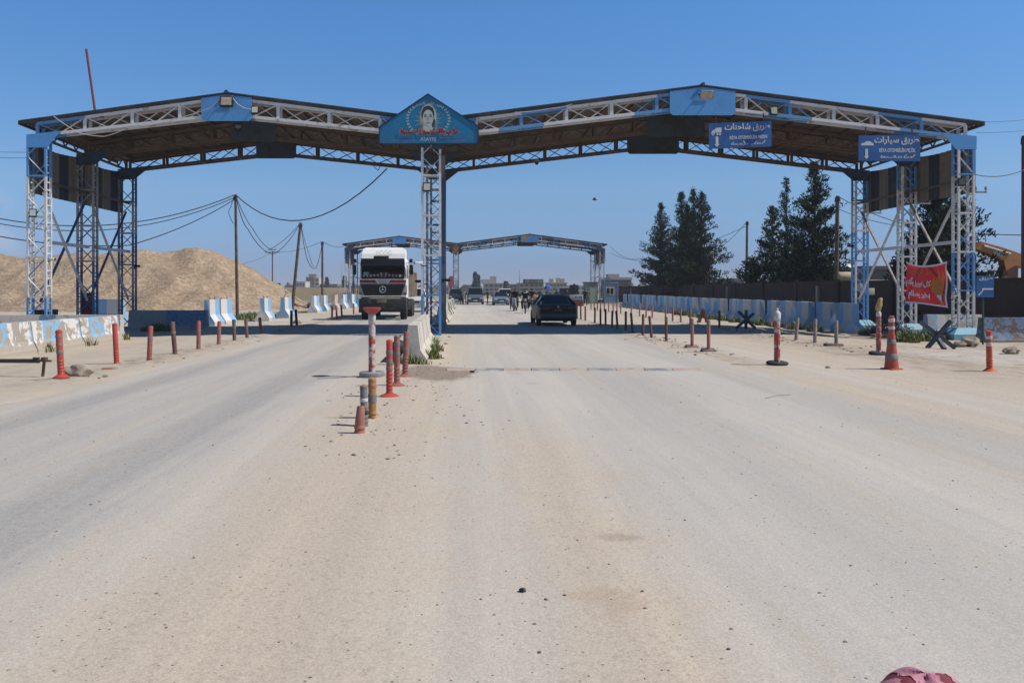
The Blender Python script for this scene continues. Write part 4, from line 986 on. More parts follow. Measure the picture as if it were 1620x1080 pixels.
for i, (px, py, h, ln) in enumerate(((525, 506, .75, 1.5), (533, 504, .72, -3), (541, 502.5, .74, -4))): bollard(('leftmost of three thin red posts in front of the tan barrier', 'middle of three thin red posts in front of the tan barrier', 'rightmost of three thin red posts in front of the tan barrier')[i], px, py, h, .055, (ln, 0), REDF, [], (0, 0))
bollard('dark red post standing left of the truck', 559.5, 497, .72, .055, (0, 0), REDF, [], (0, 0))
# right, inner row along the lane edge
R1 = [1121, 1095, 1054, 1031, 1017, 1001, 990, 977, 968, 958, 950, 941, 926, 919, 913]
for i, px in enumerate(R1):
    Y = F * 6.22 / (px - CX); ln = (0, 0, 0, -6, 1, -5, 0, -4, 2, 0, 0, 1, 0, -1, 0)[i]
    t = bollard('%s post from the near end of the inner right row' % ORD[i].capitalize() + (', leaning left' if ln < -2 else ''), px, 0, .74 if i > 1 else .80, .045 if i < 3 else .045, (ln, 0), PINK if i in (0, 1) else RUST, [(.62, .70, GREYB)] if i < 3 else [], (0, 0), None, 0, 'posts of the inner right row', loc=(6.22, Y))
    if i < 2:
        q = MB(); q.box((0, 0, .02), (.34, .26, .08), 0, Matrix.Rotation(R(12), 3, 'X'), .015); q.build('base', M('brick_base', (.26, .17, .13), (.15, .11, .09), 4), t)
R2 = [1323, 1289, 1259, 1138, 1092, 1077, 1064, 1053, 1032, 1022, 1012, 998, 982, 976, 970, 963, 956, 950, 945, 940, 935]
for i, px in enumerate(R2):
    Y = F * 10.5 / (px - CX); ln = (0, 1.5, 5, 0, 0, 0, 2, 0, 0, 2, -1, 6, 0, 0, 1, 0, 0, 1, 0, 0, 0)[i]
    t = bollard('%s post from the near end of the outer right row' % ORD[i].capitalize() + (', leaning right' if ln > 2 else ''), px, 0, .72, .050 if i < 3 else .046, (ln, 0), RUST if i == 3 or i > 15 else (PINK if i > 2 else M('grey_pink_post', (.30, .22, .18), (.36, .30, .26), 4)), [], (0, 0), None, 0, 'posts of the outer right row', loc=(10.5, Y))
    if i == 0: q = MB(); q.box((-.08, 0, .03), (.46, .3, .09), 0, None, .02); q.build('base', M('brick_base', (.26, .17, .13)), t)
bollard('orange-red bollard with two white bands at the right edge', 1565.5, 588, .78, .054, (-1, 0), ORANGE, [(.50, .57, WHITEB), (.64, .70, WHITEB)], (0, .3), ORANGE, .13)
def tall_post(label, px, py, h, r, base, top, bands):
    x, y = gp(px, py); t = thing('post', label, 'post', (x, y, .012))
    MB().lathe([(r, .05), (r, h * .55), (r * .97, h)], 16).build('body', M('peeling_post', (.55, .50, .46), (.42, .07, .05), 7, .46, .54, .7, dirt=(.36, .24, .19), dscale=3), t)
    for z0, z1, bm_ in bands: MB().lathe([(r, z0), (r + .004, z0 + .005), (r + .004, z1 - .005), (r, z1)], 16).build('band', bm_, t)
    if base == 'disc':
        m_ = MB(); m_.lathe([(.235, 0), (.235, .085), (.22, .10), (.09, .10)], 24); m_.build('base', M('disc_concrete', (.30, .30, .29), (.22, .21, .2), 5), t)
    else:
        m_ = MB(); m_.lathe([(.18, .0), (.22, .02), (.23, .045), (.21, .07), (.13, .085), (.09, .05)], 20, 0, (0, 0, 0), Matrix.Rotation(R(4), 3, 'X')); m_.build('base', RUBBER, t)
    if top == 'flare':
        MB().lathe([(r * 1.05, h - .02), (.10, h + .01), (.155, h + .065), (.165, h + .10), (.12, h + .105), (.04, h + .08)], 20).build('flared_top', REDP, t)
    elif top == 'cap':
        MB().lathe([(r * 1.12, h - .12), (r * 1.14, h), (r * .7, h + .04), (.022, h + .055), (.028, h + .08), (.018, h + .105), (.004, h + .11)], 16).build('cap', WHITEB, t)
    else:
        MB().lathe([(r, h - .08), (r * 1.1, h), (r * .5, h + .06), (.02, h + .12)], 14).build('cap', WHITEB, t)
    return t
tall_post('tall peeling red and white post with a flared red top on a round concrete base', 588.5, 597.5, 1.17, .064, 'disc', 'flare', [(.98, 1.17, WHITEB)])
tall_post('tall peeling red post with a white cap on a tyre-like black base', 1229.5, 578, 1.10, .064, 'tyre', 'cap', [(.95, 1.02, WHITEB)])
tp = tall_post('tall post with grey and white bands on a black base, under a tan rag', 1390, 562, 1.02, .056, 'tyre', 'tip', [(.25, .4, PINK), (.55, .68, PINK), (.80, .88, GREYB)])
x, y = gp(1390, 562); m_ = MB()
m_.loft([[(x + cx + rx * math.cos(a) * (1 + .2 * math.sin(3 * a + z * 9)), y + rx * .7 * math.sin(a), z) for a in (k * .6283 for k in range(10))] for z, cx, rx in ((1.05, 0, .04), (1.12, -.01, .055), (1.18, .0, .07), (1.25, .02, .075), (1.32, .035, .055), (1.38, .045, .06), (1.42, .05, .025))])
m_.tube([(x - .03, y, 1.20), (x - .08, y - .02, 1.17), (x - .09, y - .02, 1.11)], .022, 7, r1=.010)
tag(m_.build('rag', M('tan_cloth', (.50, .36, .15), (.36, .25, .12), 6, rough=.9)), 'crumpled tan cloth stuck on top of the striped post near the banner', 'cloth')
# tall narrow cone
x, y = gp(1410.5, 585); t = thing('traffic_cone', 'tall faded red traffic cone with grey bands and a pipe-like top', 'traffic cone', (x, y, .012), R(20))
MB().lathe([(.138, .01), (.134, .06), (.105, .32), (.070, .62), (.054, .78), (.051, 1.06), (.03, 1.075)], 20).build('body', M('cone_red', (.46, .085, .055), (.35, .17, .13), 5, .5, .7, .55), t)
for z0, z1 in ((.20, .32), (.50, .60), (.80, .86), (.95, 1.02)):
    rr = lambda z: .134 - .113 * (z - .06) if z < .62 else .0545
    MB().lathe([(rr(z0) + .001, z0), (rr(z0) + .006, z0 + .005), (rr(z1) + .006, z1 - .005), (rr(z1) + .001, z1)], 20).build('band', WHITEB if z0 > .7 else GREYB, t)
MB().box((0, 0, .012), (.30, .30, .03), 0, None, .012).build('base', M('cone_red', (.46, .085, .055)), t)

# crossed-beam steel obstacles
def hedgehog(label, px, py, s, mat, yaw, pts=None):
    x, y = gp(px, py, -.05); t = thing('hedgehog_barrier', label, 'barrier', (x, y, gz(x, y)), R(yaw), 'crossed steel beam obstacles')
    for a, b in pts: MB().bar([q * s for q in a], [q * s for q in b], .10, .10, 0, (0, 1, 0)).build('beam', mat, t)
    return t
XP = [((-.55, 0, .80), (.55, .1, .02)), ((.30, -.12, .82), (-.35, -.05, .02)), ((.05, .5, .6), (-.05, -.42, .02))]
NAVY = M('navy_steel', (.024, .042, .085), (.06, .06, .07), 4, rough=.5)
hedgehog('dark blue crossed steel beams in front of the right front column', 1484, 548, 1.0, NAVY, 0, XP)
hedgehog('dark blue crossed steel beams in the canopy shadow between the right posts', 1180, 522, .92, NAVY, 180, [((-.42, 0, .03), (.38, .1, .80)), ((.42, -.1, .02), (-.35, 0, .70)), ((0, 0, .02), (.02, .1, .85))])
hedgehog('rusty steel beams leaning together like a letter A beyond the canopy shadow', 1110, 512, .95, RUST, 0, [((-.20, 0, .0), (.08, 0, .72)), ((.28, 0, -.06), (.06, -.05, .70)), ((0, .4, .0), (.07, 0, .68))])

# speed bump in alternating grey and pale red pieces
Ysb = gp(740, 586)[1]
t = thing('speed_bump', 'worn speed bump of alternating grey and pink pieces across the right lane', 'speed bump', (0, Ysb, .012))
for i in range(9):
    x0 = -.35 + i * .56; m_ = MB(); vs = []
    for k in range(9):
        a = k / 8; vs += [(x0, -.2 + .4 * a, .042 * math.sin(math.pi * a) - .004), (x0 + .545, -.2 + .4 * a, .042 * math.sin(math.pi * a) - .004)]
    m_.add(vs, [(2 * k, 2 * k + 1, 2 * k + 3, 2 * k + 2) for k in range(8)], 0, True)
    m_.add([vs[2 * k] for k in range(9)], [tuple(range(9))], 0); m_.add([vs[2 * k + 1] for k in range(9)], [tuple(range(9))], 0)
    s = m_.build('segment', M('bump_grey', (.26, .26, .255), (.42, .39, .35), 4, .45, .6) if i % 2 == 1 else M('bump_pink', (.46, .32, .26), (.46, .41, .35), 4, .42, .6), t)
    s.rotation_euler = (0, 0, 0)
    if 0 < i < 8: MB().box((x0 + .28, -.05, .034), (.11, .05, .006)).build('reflector', GREY, s)

# swing barrier arm on the left
x, y = gp(66, 595); t = thing('barrier_arm', 'rusty boom arm resting on a short stand at the left edge', 'barrier arm', (x, y, 0))
MB().tube([(.02, 0, 0), (.05, 0, .30)], .03, 8).build('stand', RUST, t)
MB().tube([(-2.2, .55, .24), (-.05, 0, .285)], .036, 8, r1=.04).build('arm', DKMETAL, t)
MB().tube([(-.1, 0, .29), (.21, -.06, .29)], .02, 8).build('pin', RUST, t)
m_ = MB(); m_.box((.05, 0, .32), (.10, .09, .07), 0, None, .01); m_.box((-.10, 0, .34), (.12, .05, .03), 0, None, .005); m_.build('latch', RUST, t)
x, y = gp(174, 588); m_ = MB(); m_.box((0, 0, .04), (.28, .16, .09), 0, Matrix.Rotation(R(15), 3, 'Z'), .015); tag(m_.build('brick', M('red_brick', (.36, .16, .11), (.40, .30, .24), 4), loc=(x, y, .0)), 'dusty red brick between the two left red bollards', 'brick')
x, y = gp(625, 585); m_ = MB(); m_.blob((0, 0, .15), (.13, .10, .17), 0, 5, .5, 2); m_.tube([(0, 0, .28), (.05, .02, .42)], .02, 6); tag(m_.build('plastic_bag', BLACK, loc=(-1.42, 17.6, .22)), 'black plastic bag hanging at the end of the median barrier', 'bag')
x, y = gp(706, 589.5); m_ = MB(); m_.box((0, 0, .02), (.09, .06, .03), 0, None, .008); tag(m_.build('rubber_scrap', BLACK, loc=(gp(747, 590)[0], gp(747, 590)[1], .013)), 'black scrap lying before the speed bump', 'scrap')
# dry twig and stick on the pavement
a, b = gp(1210, 632), gp(1251, 626); m_ = MB(); m_.tube([(a[0], a[1], .022), ((a[0] + b[0]) / 2, (a[1] + b[1]) / 2 + .05, .03), (b[0], b[1], .022)], .004, 5); tag(m_.build('stick', M('dry_stick', (.30, .22, .17))), 'thin brown stick lying on the right of the pavement', 'stick')
a, b = gp(502, 600), gp(568, 596); m_ = MB(); m_.tube([(a[0], a[1], .016), ((a[0] + b[0]) / 2, a[1] + .1, .016), (b[0], b[1] + .05, .016)], .006, 5); tag(m_.build('wire_scrap', WIRE), 'thin dark wire on the ground left of the round post base', 'wire')
# heap of dry brush and boards behind the striped post
random.seed(8); m_ = MB(); bx, by = at(1405, 510, 31.5).x, 31.5
for i in range(240):
    a = random.uniform(0, 6.28); q = random.random() ** .5; p = Vector((bx + .85 * q * math.cos(a), by + .6 * q * math.sin(a), -.1 + .9 * random.random() * (1 - q * .8)))
    d = Vector((random.gauss(0, 1), random.gauss(0, 1), random.gauss(.2, .6))).normalized() * random.uniform(.15, .45); m_.bar(p, p + d, random.choice((.012, .02, .05)), .012, random.randrange(2))
tag(m_.build('brush_heap', [WOOD, M('twig_brown', (.22, .15, .11))]), 'heap of dry brush and twigs behind the post with the tan rag', 'brush heap')
m_ = MB(); m_.box((0, 0, .06), (1.0, .3, .1), 0, Matrix.Rotation(R(10), 3, 'Z')); tag(m_.build('plank', M('plank', (.36, .24, .14)), loc=(at(1400, 521, 30.3).x, 30.3, -.12)), 'short timber plank at the foot of the brush heap', 'plank')
m_ = MB(); m_.box((0, 0, 0), (.55, .25, .30), 0, None, .01); m_.box((-.3, 0, .2), (.2, .2, .35), 0, None, .01); tag(m_.build('junction_box', M('cream_box', (.52, .48, .40)), loc=tuple(at(1372, 461, 37.4))), 'cream electrical box on the right rear column', 'electrical box')
m_ = MB(); m_.lathe([(.05, 0), (.16, .02), (.27, .08), (.285, .085), (.10, .0), (.02, -.01)], 18, 0, (0, 0, 0), Matrix.Rotation(R(75), 3, 'X')); m_.tube([(0, .1, -.3), (0, .02, 0)], .02, 6); tag(m_.build('satellite_dish', WHITE, loc=tuple(at(1346, 418, 58))), 'white satellite dish left of the right rear column', 'satellite dish')

# ------------------------------------------------------------------ vehicles
def wheel(parent, x, y, r, wd, rimmat=STEEL, s=1):
    rot = Matrix.Rotation(R(90), 3, 'Y'); o = bpy.data.objects.new('wheel', None)
    m_ = MB(); m_.lathe([(r * .62, -wd / 2), (r * .93, -wd / 2), (r, -wd * .35), (r, wd * .35), (r * .93, wd / 2), (r * .62, wd / 2)], 22, 0, (0, 0, 0), rot)
    wh = m_.build('wheel', RUBBER, parent, (x, y, r))
    MB().lathe([(r * .62, -wd * .42), (r * .55, -wd * .3), (r * .2, -wd * .36), (r * .15, wd * .36), (r * .55, wd * .3), (r * .62, wd * .42)], 16, 0, (0, 0, 0), rot).build('rim', rimmat, wh)
    return wh
def car(label, loc, rz, paint, st, wr=.31, front_lights=True, roof_from=None, name='car', cat='car', plate=True, tails=None, group=None):
    """st: stations (y, half width, z bottom, z belt, z top, half roof, cabin flag)"""
    t = thing(name, label, cat, loc, rz, group)
    body, gl, sg, rg = MB(), MB(), MB(), MB(); rings = []
    for (y, w_, zb, zl, zt, hr, cf) in st:
        zm = zb + (zl - zb) * .45
        half = [(w_ * .88, zb), (w_ * .98, zb + .10), (w_, zm), (w_ * .985, zl - .05), (w_ * .95, zl), (hr + .02, max(zl, zt - .07)), (hr * .9, zt - .012), (hr * .5, zt)]
        rings.append([Vector((x, y, z)) for x, z in half] + [Vector((-x, y, z)) for x, z in half[::-1]])
    n = len(rings[0])
    for i in range(len(rings) - 1):
        a, b = st[i], st[i + 1]; ca, cb = a[6], b[6]
        for k in range(n):
            q = [rings[i][k], rings[i][(k + 1) % n], rings[i + 1][(k + 1) % n], rings[i + 1][k]]
            side = k in (4, 10); top = k in (5, 6, 7, 8, 9)
            tgt = body
            if ca and cb and side: tgt = sg
            elif (top or side) and ca != cb and (ca or cb): tgt = rg if cb else gl
            tgt.add(q, [(0, 1, 2, 3)], 0, True)
    cab = [i for i in range(len(st)) if st[i][6]]; i0, i1 = cab[0], cab[-1]
    for k4, k5 in ((4, 5), (11, 10)):                       # roof pillars
        if i0 > 0: body.bar(rings[i0 - 1][k4], rings[i0][k5], .07, .06)
        if i1 < len(st) - 1: body.bar(rings[i1 + 1][k4], rings[i1][k5], .06, .06)
        for i in cab[:1] + cab[len(cab) // 2:len(cab) // 2 + 1]: body.bar(rings[i][k4], rings[i][k5], .05, .05)
    body.add(rings[0], [tuple(range(n))]); body.add(rings[-1], [tuple(range(n))])
    body.build('body', paint, t); gl.build('windscreen' if True else '', GLASSD, t); rg.build('rear_window', GLASSD, t); sg.build('side_windows', GLASSD, t)
    y0, y1 = st[0][0], st[-1][0]
    for sx in (-1, 1):
        for yy in (y0 + .85, y1 - .85):
            wheel(t, sx * (st[len(st) // 2][1] - .10), yy, wr, .2)
    return t
def bx(parent, name, c, s, mat, bev=0.0, rot=None): return MB().box(c, s, 0, rot, bev).build(name, mat, parent)
CARB = M('dark_car_paint', (.036, .039, .036), (.075, .068, .056), 1.5, .45, .75, .5, spec=.25, var=.05)
LAMPR = M('tail_lamp', (.16, .015, .012), rough=.2)
cx_, cy_ = 4.12, 36.4
sedan = [(0.0, .70, .36, .72, .78, .62, 0), (.06, .80, .26, .82, .90, .66, 0), (.25, .86, .22, .92, .95, .66, 0), (.62, .88, .20, .95, .985, .64, 0), (1.25, .885, .19, .95, 1.34, .56, 1), (1.7, .885, .19, .94, 1.40, .57, 1), (2.4, .885, .19, .93, 1.41, .58, 1),
         (3.05, .88, .19, .92, 1.36, .56, 1), (3.75, .87, .19, .90, .95, .62, 0), (4.4, .84, .2, .80, .84, .6, 0), (4.75, .74, .3, .66, .70, .55, 0)]
t = car('dark green-black saloon car driving away in the right lane', (cx_, cy_, .012), 0, CARB, sedan, .315)
for s in (-1, 1):
    bx(t, 'tail_light', (s * .60, -.012, .775), (.40, .10, .15), LAMPR, .02)
    bx(t, 'mirror', (s * 1.0, 3.1, .98), (.18, .09, .13), CARB, .03)
bx(t, 'light_bar', (0, .0, .775), (.78, .09, .14), M('dark_red_bar', (.05, .012, .012), rough=.25), .015)
bx(t, 'rear_bumper', (0, .01, .45), (1.62, .22, .22), M('bumper_grey', (.075, .08, .085), (.13, .12, .11), 2, .5, .8, .45), .05)
bx(t, 'number_plate', (0, -.055, .70), (.36, .02, .09), M('plate_pale', (.16, .13, .09)), .004)
m_ = MB(); m_.lathe([(.01, 0), (.05, 0), (.05, .01)], 14, 0, (0, -.05, .86), Matrix.Rotation(R(90), 3, 'X')); m_.build('badge', STEEL, t)
MB().tube([(-.5, .05, .25), (-.5, -.05, .24)], .03, 8).build('exhaust', DKMETAL, t)
# cars at the far checkpoint; they face the camera (rear ends away)
SILVER = M('silver_blue_paint', (.15, .20, .26), rough=.3, spec=.5, var=.05); VANP = M('grey_van_paint', (.10, .125, .155), rough=.35, var=.05); WHITEC = M('white_car_paint', (.70, .70, .70), rough=.3, var=.04); DARKC = M('navy_car_paint', (.03, .04, .06), rough=.3)
vanst = [(-2.4, .8, .3, 1.0, 1.75, .66, 0), (-2.3, .9, .25, 1.05, 1.86, .74, 1), (0, .94, .22, 1.06, 1.92, .76, 1), (1.2, .94, .22, 1.05, 1.84, .74, 1), (1.9, .92, .22, 1.06, 1.12, .76, 0), (2.3, .86, .26, .92, .96, .7, 0), (2.42, .76, .35, .72, .76, .6, 0)]
carst = [(-2.2, .74, .34, .78, .82, .6, 0), (-2.05, .83, .24, .9, .94, .66, 0), (-1.5, .85, .2, .93, .97, .64, 0), (-.95, .86, .2, .93, 1.38, .56, 1), (.2, .86, .2, .92, 1.42, .57, 1), (.95, .86, .2, .90, .95, .64, 0), (1.9, .84, .22, .80, .84, .6, 0), (2.15, .74, .32, .66, .7, .55, 0)]
suvst = [(-2.2, .8, .4, 1.1, 1.6, .62, 0), (-2.1, .9, .32, 1.1, 1.72, .68, 1), (.2, .92, .3, 1.1, 1.78, .68, 1), (.8, .92, .3, 1.1, 1.7, .66, 1), (1.2, .92, .3, 1.1, 1.16, .7, 0), (2.1, .9, .32, 1.02, 1.05, .68, 0), (2.25, .82, .42, .84, .88, .62, 0)]
def far_car(label, px, Y, paint, st, name='car', cat='car', rz=180, wr=.33, lamps=True):
    x = (px - CX) / F * Y; t = car(label, (x, Y, 0), R(rz), paint, st, wr, name=name, cat=cat)
    yb = st[-1][0]; zz = st[-1][3]; wd = st[-2][1]
    for s in (-1, 1): bx(t, 'headlight', (s * (wd - .22), yb - .02, zz - .02), (.34, .16, .15), M('headlamp', (.55, .57, .58), rough=.15), .02); bx(t, 'mirror', (s * (wd + .14), yb - 1.25, st[-3][3] + .12), (.2, .08, .16), BLACK, .02)
    bx(t, 'grille', (0, yb + .01, zz - .10), (.8, .06, .12), BLACK, .01); bx(t, 'number_plate', (0, yb + .03, .46), (.45, .02, .1), WHITE, .003)
    return t
far_car('grey van facing the camera at the far canopy, beside the median', 751.5, 93, VANP, vanst, 'van', 'van')
far_car('silver-blue car facing the camera between the standing man and the motorcycles', 792, 89, SILVER, carst)
far_car('white off-road car behind the silver-blue car', 798.5, 97, WHITEC, suvst)
far_car('dark car half hidden behind the far middle column', 722, 100, DARKC, suvst)
far_car('white car behind the truck, seen between the truck and the middle column', 657.5, 62, WHITEC, suvst)
far_car('dark vehicle behind the crowd near the far right columns', 893, 104, DARKC, vanst, 'van', 'van')

# the oncoming truck
def truck():
    Y = 44.2; X = -4.37
    t = thing('dump_truck', 'white oncoming dump truck with red stripes and a black grille', 'truck', (X, Y, .012), R(.0))
    WT = M('truck_white', (.95, .95, .92), (.50, .46, .40), 1.2, .55, .75, .45, dirt=(.50, .44, .36), dlo=.6, dhi=.85, var=.04)
    RED = M('truck_red', (.28, .025, .025), rough=.4); DG = M('truck_grey', (.028, .028, .028), (.085, .075, .062), 2, .5, .75, .65); BEI = M('truck_body_beige', (.42, .36, .26), (.28, .22, .16), 2, .45, .65, .8)
    LG = M('truck_lampgrey', (.58, .57, .53), (.40, .36, .31), 2)
    # cab: side profile lofted across, y runs away from the camera
    m_ = MB()
    def ring(x, k): return [Vector((x, y, z)) for y, z in ((.06, 1.18), (.0, 1.30), (.0, 2.12), (.16 * k + .02, 3.10), (.36, 3.26), (1.75, 3.26), (1.85, 3.1), (1.85, 1.18))]
    m_.loft([[p * 1 for p in ring(-1.20, 1.3)], ring(-1.26, 1.0)][::-1] + [ring(-1.17, 1)] if 0 else [ring(-1.24, 1.4), ring(-1.18, 1.0), ring(1.18, 1.0), ring(1.24, 1.4)], 0, smooth=False)
    m_.build('cab', WT, t)
    # roof deflector
    m_ = MB(); m_.loft([[Vector((x, y, z)) for x, y, z in ((-w_, y0, z), (w_, y0, z), (w_, 1.6, z), (-w_, 1.6, z))] for w_, y0, z in ((1.15, .30, 3.24), (1.17, .42, 3.55), (1.13, .62, 3.82), (.98, .78, 3.90))], 0, smooth=False); df = m_.build('roof_deflector', WT, t)
    m_ = MB()
    fnl = lambda x, z: Vector((x, .30 + (z - 3.24) * .42 - .012, z))
    ln = [[(-.42, 3.5), (-.36, 3.72), (-.22, 3.58), (-.12, 3.76), (0, 3.58), (.12, 3.76), (.22, 3.58), (.36, 3.72), (.42, 3.5), (.2, 3.44), (-.2, 3.44), (-.42, 3.5)], [(-.3, 3.54), (-.1, 3.5), (.1, 3.5), (.3, 3.54)]]
    strokes(m_, ln, .014, fnl); m_.build('emblem', M('faded_emblem', (.42, .40, .38)), df)
    fr = lambda x, z, d=.0: Vector((x, (z - 2.12) * .163 - d, z))
    def facep(pts, mat, name, d, par=t):
        m_ = MB(); m_.prism([fr(x, z, d) for x, z in pts], (0, .012, 0)); return m_.build(name, mat, par)
    ws = facep([(-1.15, 2.20), (1.15, 2.20), (1.17, 3.02), (1.06, 3.12), (-1.06, 3.12), (-1.17, 3.02)], GLASSD, 'windscreen', .02)
    m_ = MB(); m_.box((0, -.06, 3.06), (2.34, .30, .40), 0, Matrix.Rotation(R(-14), 3, 'X'), .04); m_.build('sun_visor', M('visor_dark', (.02, .022, .03), rough=.25), t)
    m_ = MB(); m_.box((-.08, -.02, 3.34), (.80, .22, .16), 0, None, .02); m_.build('roof_lamp_box', DG, t)
    # striped dash cloth and sticker, inside the lower windscreen
    m_ = MB(); random.seed(3)
    for i in range(22):
        x = -1.05 + i * .095; dz = .16 - .05 * abs(x) + (.07 if abs(x) < .2 else 0)
        m_.poly([fr(x, 2.30, .036), fr(x + .085, 2.30, .036), fr(x + .085 + .03 * (1 if x > 0 else -1), 2.30 + dz, .036), fr(x + .03 * (1 if x > 0 else -1), 2.30 + dz, .036)], i % 2)
    m_.build('dash_cloth', [M('cloth_white', (.55, .54, .53)), M('cloth_red', (.25, .03, .04))], ws)
    facep([(-1.04, 2.40), (-.80, 2.40), (-.72, 2.48), (-.80, 2.56), (-1.04, 2.55)], M('sticker_green', (.22, .48, .42)), 'sticker', .04, ws)
    m_ = MB()
    for a, b in (((-.55, 2.30), (.2, 2.38)), ((.15, 2.30), (.9, 2.38))): m_.bar(fr(*a, .05), fr(*b, .05), .025, .02)
    m_.build('wiper', BLACK, ws)
    # red waist stripes with the pale middle shield
    for s in (-1, 1):
        m_ = MB(); m_.prism([(s * .42, -.012, 2.13), (s * 1.24, -.012, 2.13), (s * 1.24, -.012, 1.99), (s * .30, -.012, 1.99)], (0, .01, 0)); m_.prism([(s * .28, -.013, 1.96), (s * 1.24, -.013, 1.96), (s * 1.24, -.013, 1.93), (s * .26, -.013, 1.93)], (0, .01, 0)); m_.build('red_stripe', RED, t)
    MB().prism([(-.30, -.02, 2.12), (.30, -.02, 2.12), (.13, -.02, 1.88), (-.13, -.02, 1.88)], (0, .02, 0)).build('shield', LG, t)
    # grille
    g = MB(); g.prism([(-1.20, -.055, 1.90), (1.20, -.055, 1.90), (.98, -.055, 1.30), (-.98, -.055, 1.30)], (0, .08, 0))
    for k in range(7): g.box((0, -.065, 1.38 + k * .075), (1.96 + k * .05, .035, .03), 1)
    gr = g.build('grille', [BLACK, M('grille_slat', (.035, .035, .037))], t)
    m_ = MB(); rot = Matrix.Rotation(R(90), 3, 'X'); ring_ = [(.165 * math.cos(k * math.pi / 14), -.11, 1.63 + .165 * math.sin(k * math.pi / 14)) for k in range(29)]
    m_.tube(ring_, .018, 6, caps=False)
    for a in (90, 210, 330):
        d = Vector((math.cos(R(a)), 0, math.sin(R(a)))); n = Vector((-d.z, 0, d.x)); c = Vector((0, -.11, 1.63))
        m_.add([c + n * .026, c + d * .16, c - n * .026, c + Vector((0, -.012, 0)) - d * .015], [(0, 1, 3), (1, 2, 3)])
    m_.build('star_emblem', M('chrome', (.75, .75, .76), rough=.2, metal=.6), gr)
    for s in (-1, 1):
        m_ = MB(); m_.prism([(s * 1.19, -.04, 1.86), (s * 1.29, -.04, 1.86), (s * 1.29, -.04, 1.34), (s * .99, -.04, 1.30)], (0, .07, 0)); p = m_.build('corner_panel', LG, t)
        bx(p, 'turn_signal', (s * 1.18, -.05, 1.42), (.18, .04, .10), M('lamp_smoke', (.10, .09, .09), rough=.2), .01)
        bx(t, 'headlight', (s * .93, -.15, .80), (.46, .06, .20), M('headlamp_dim', (.14, .14, .14), rough=.12), .015)
        bx(t, 'step', (s * 1.18, .25, .52), (.2, .8, .25), DG, .03)
        # mirrors on arms
        m_ = MB(); m_.tube([(s * 1.22, .12, 3.02), (s * 1.50, .02, 3.08), (s * 1.52, .02, 2.35), (s * 1.24, .15, 2.20)], .018, 6); mr = m_.build('mirror_arm', BLACK, t)
        bx(mr, 'mirror', (s * 1.52, .03, 2.68), (.20, .10, .52), BLACK, .03); bx(mr, 'small_mirror', (s * 1.50, .03, 3.16), (.18, .08, .2), BLACK, .03)
        # side doors and windows
        bx(t, 'door_window', (s * 1.235, .95, 2.62), (.02, .95, .70), GLASSD, .005)
    m_ = MB(); m_.box((0, -.06, 1.26), (2.46, .18, .07), 0, None, .03); m_.box((0, -.10, .84), (2.52, .22, .62), 1, None, .05); m_.box((0, -.02, .50), (2.2, .15, .16), 1, None, .03); bp = m_.build('bumper', [LG, DG], t)
    bx(bp, 'number_plate', (-.05, -.225, 1.0), (.52, .02, .18), M('plate_tan', (.24, .20, .15), (.12, .10, .08), 12), .004)
    bx(bp, 'tow_opening', (.35, -.215, .72), (.42, .02, .12), BLACK); bx(bp, 'tow_opening', (-.35, -.215, .72), (.42, .02, .12), BLACK)
    m_ = MB(); m_.box((0, 5, .85), (.9, 9, .3)); m_.build('chassis', DG, t)
    # tipper body
    m_ = MB(); m_.box((0, 5.6, 1.95), (2.5, 6.6, 1.5), 0, None, .03); m_.box((0, 2.25, 2.3), (2.5, .12, 1.1), 0)
    for k in range(8):
        for s in (-1, 1): m_.box((s * 1.28, 2.5 + k * .88, 1.95), (.10, .12, 1.5), 0)
    m_.box((1.27, 5.6, 2.72), (.1, 6.6, .1)); m_.box((-1.27, 5.6, 2.72), (.1, 6.6, .1)); m_.build('tipper_body', BEI, t)
    for s in (-1, 1): bx(t, 'fuel_tank', (s * 1.0, 3.0, .75), (.45, 1.2, .55), DG, .08); bx(t, 'mudguard', (s * 1.08, 1.0, 1.12), (.36, 1.3, .10), DG, .04)
    for yy in (1.0, 5.9, 7.25):
        for s in (-1, 1): wheel(t, s * 1.05, yy, .53, .34, M('wheel_rim_grey', (.2, .19, .17)))
truck()

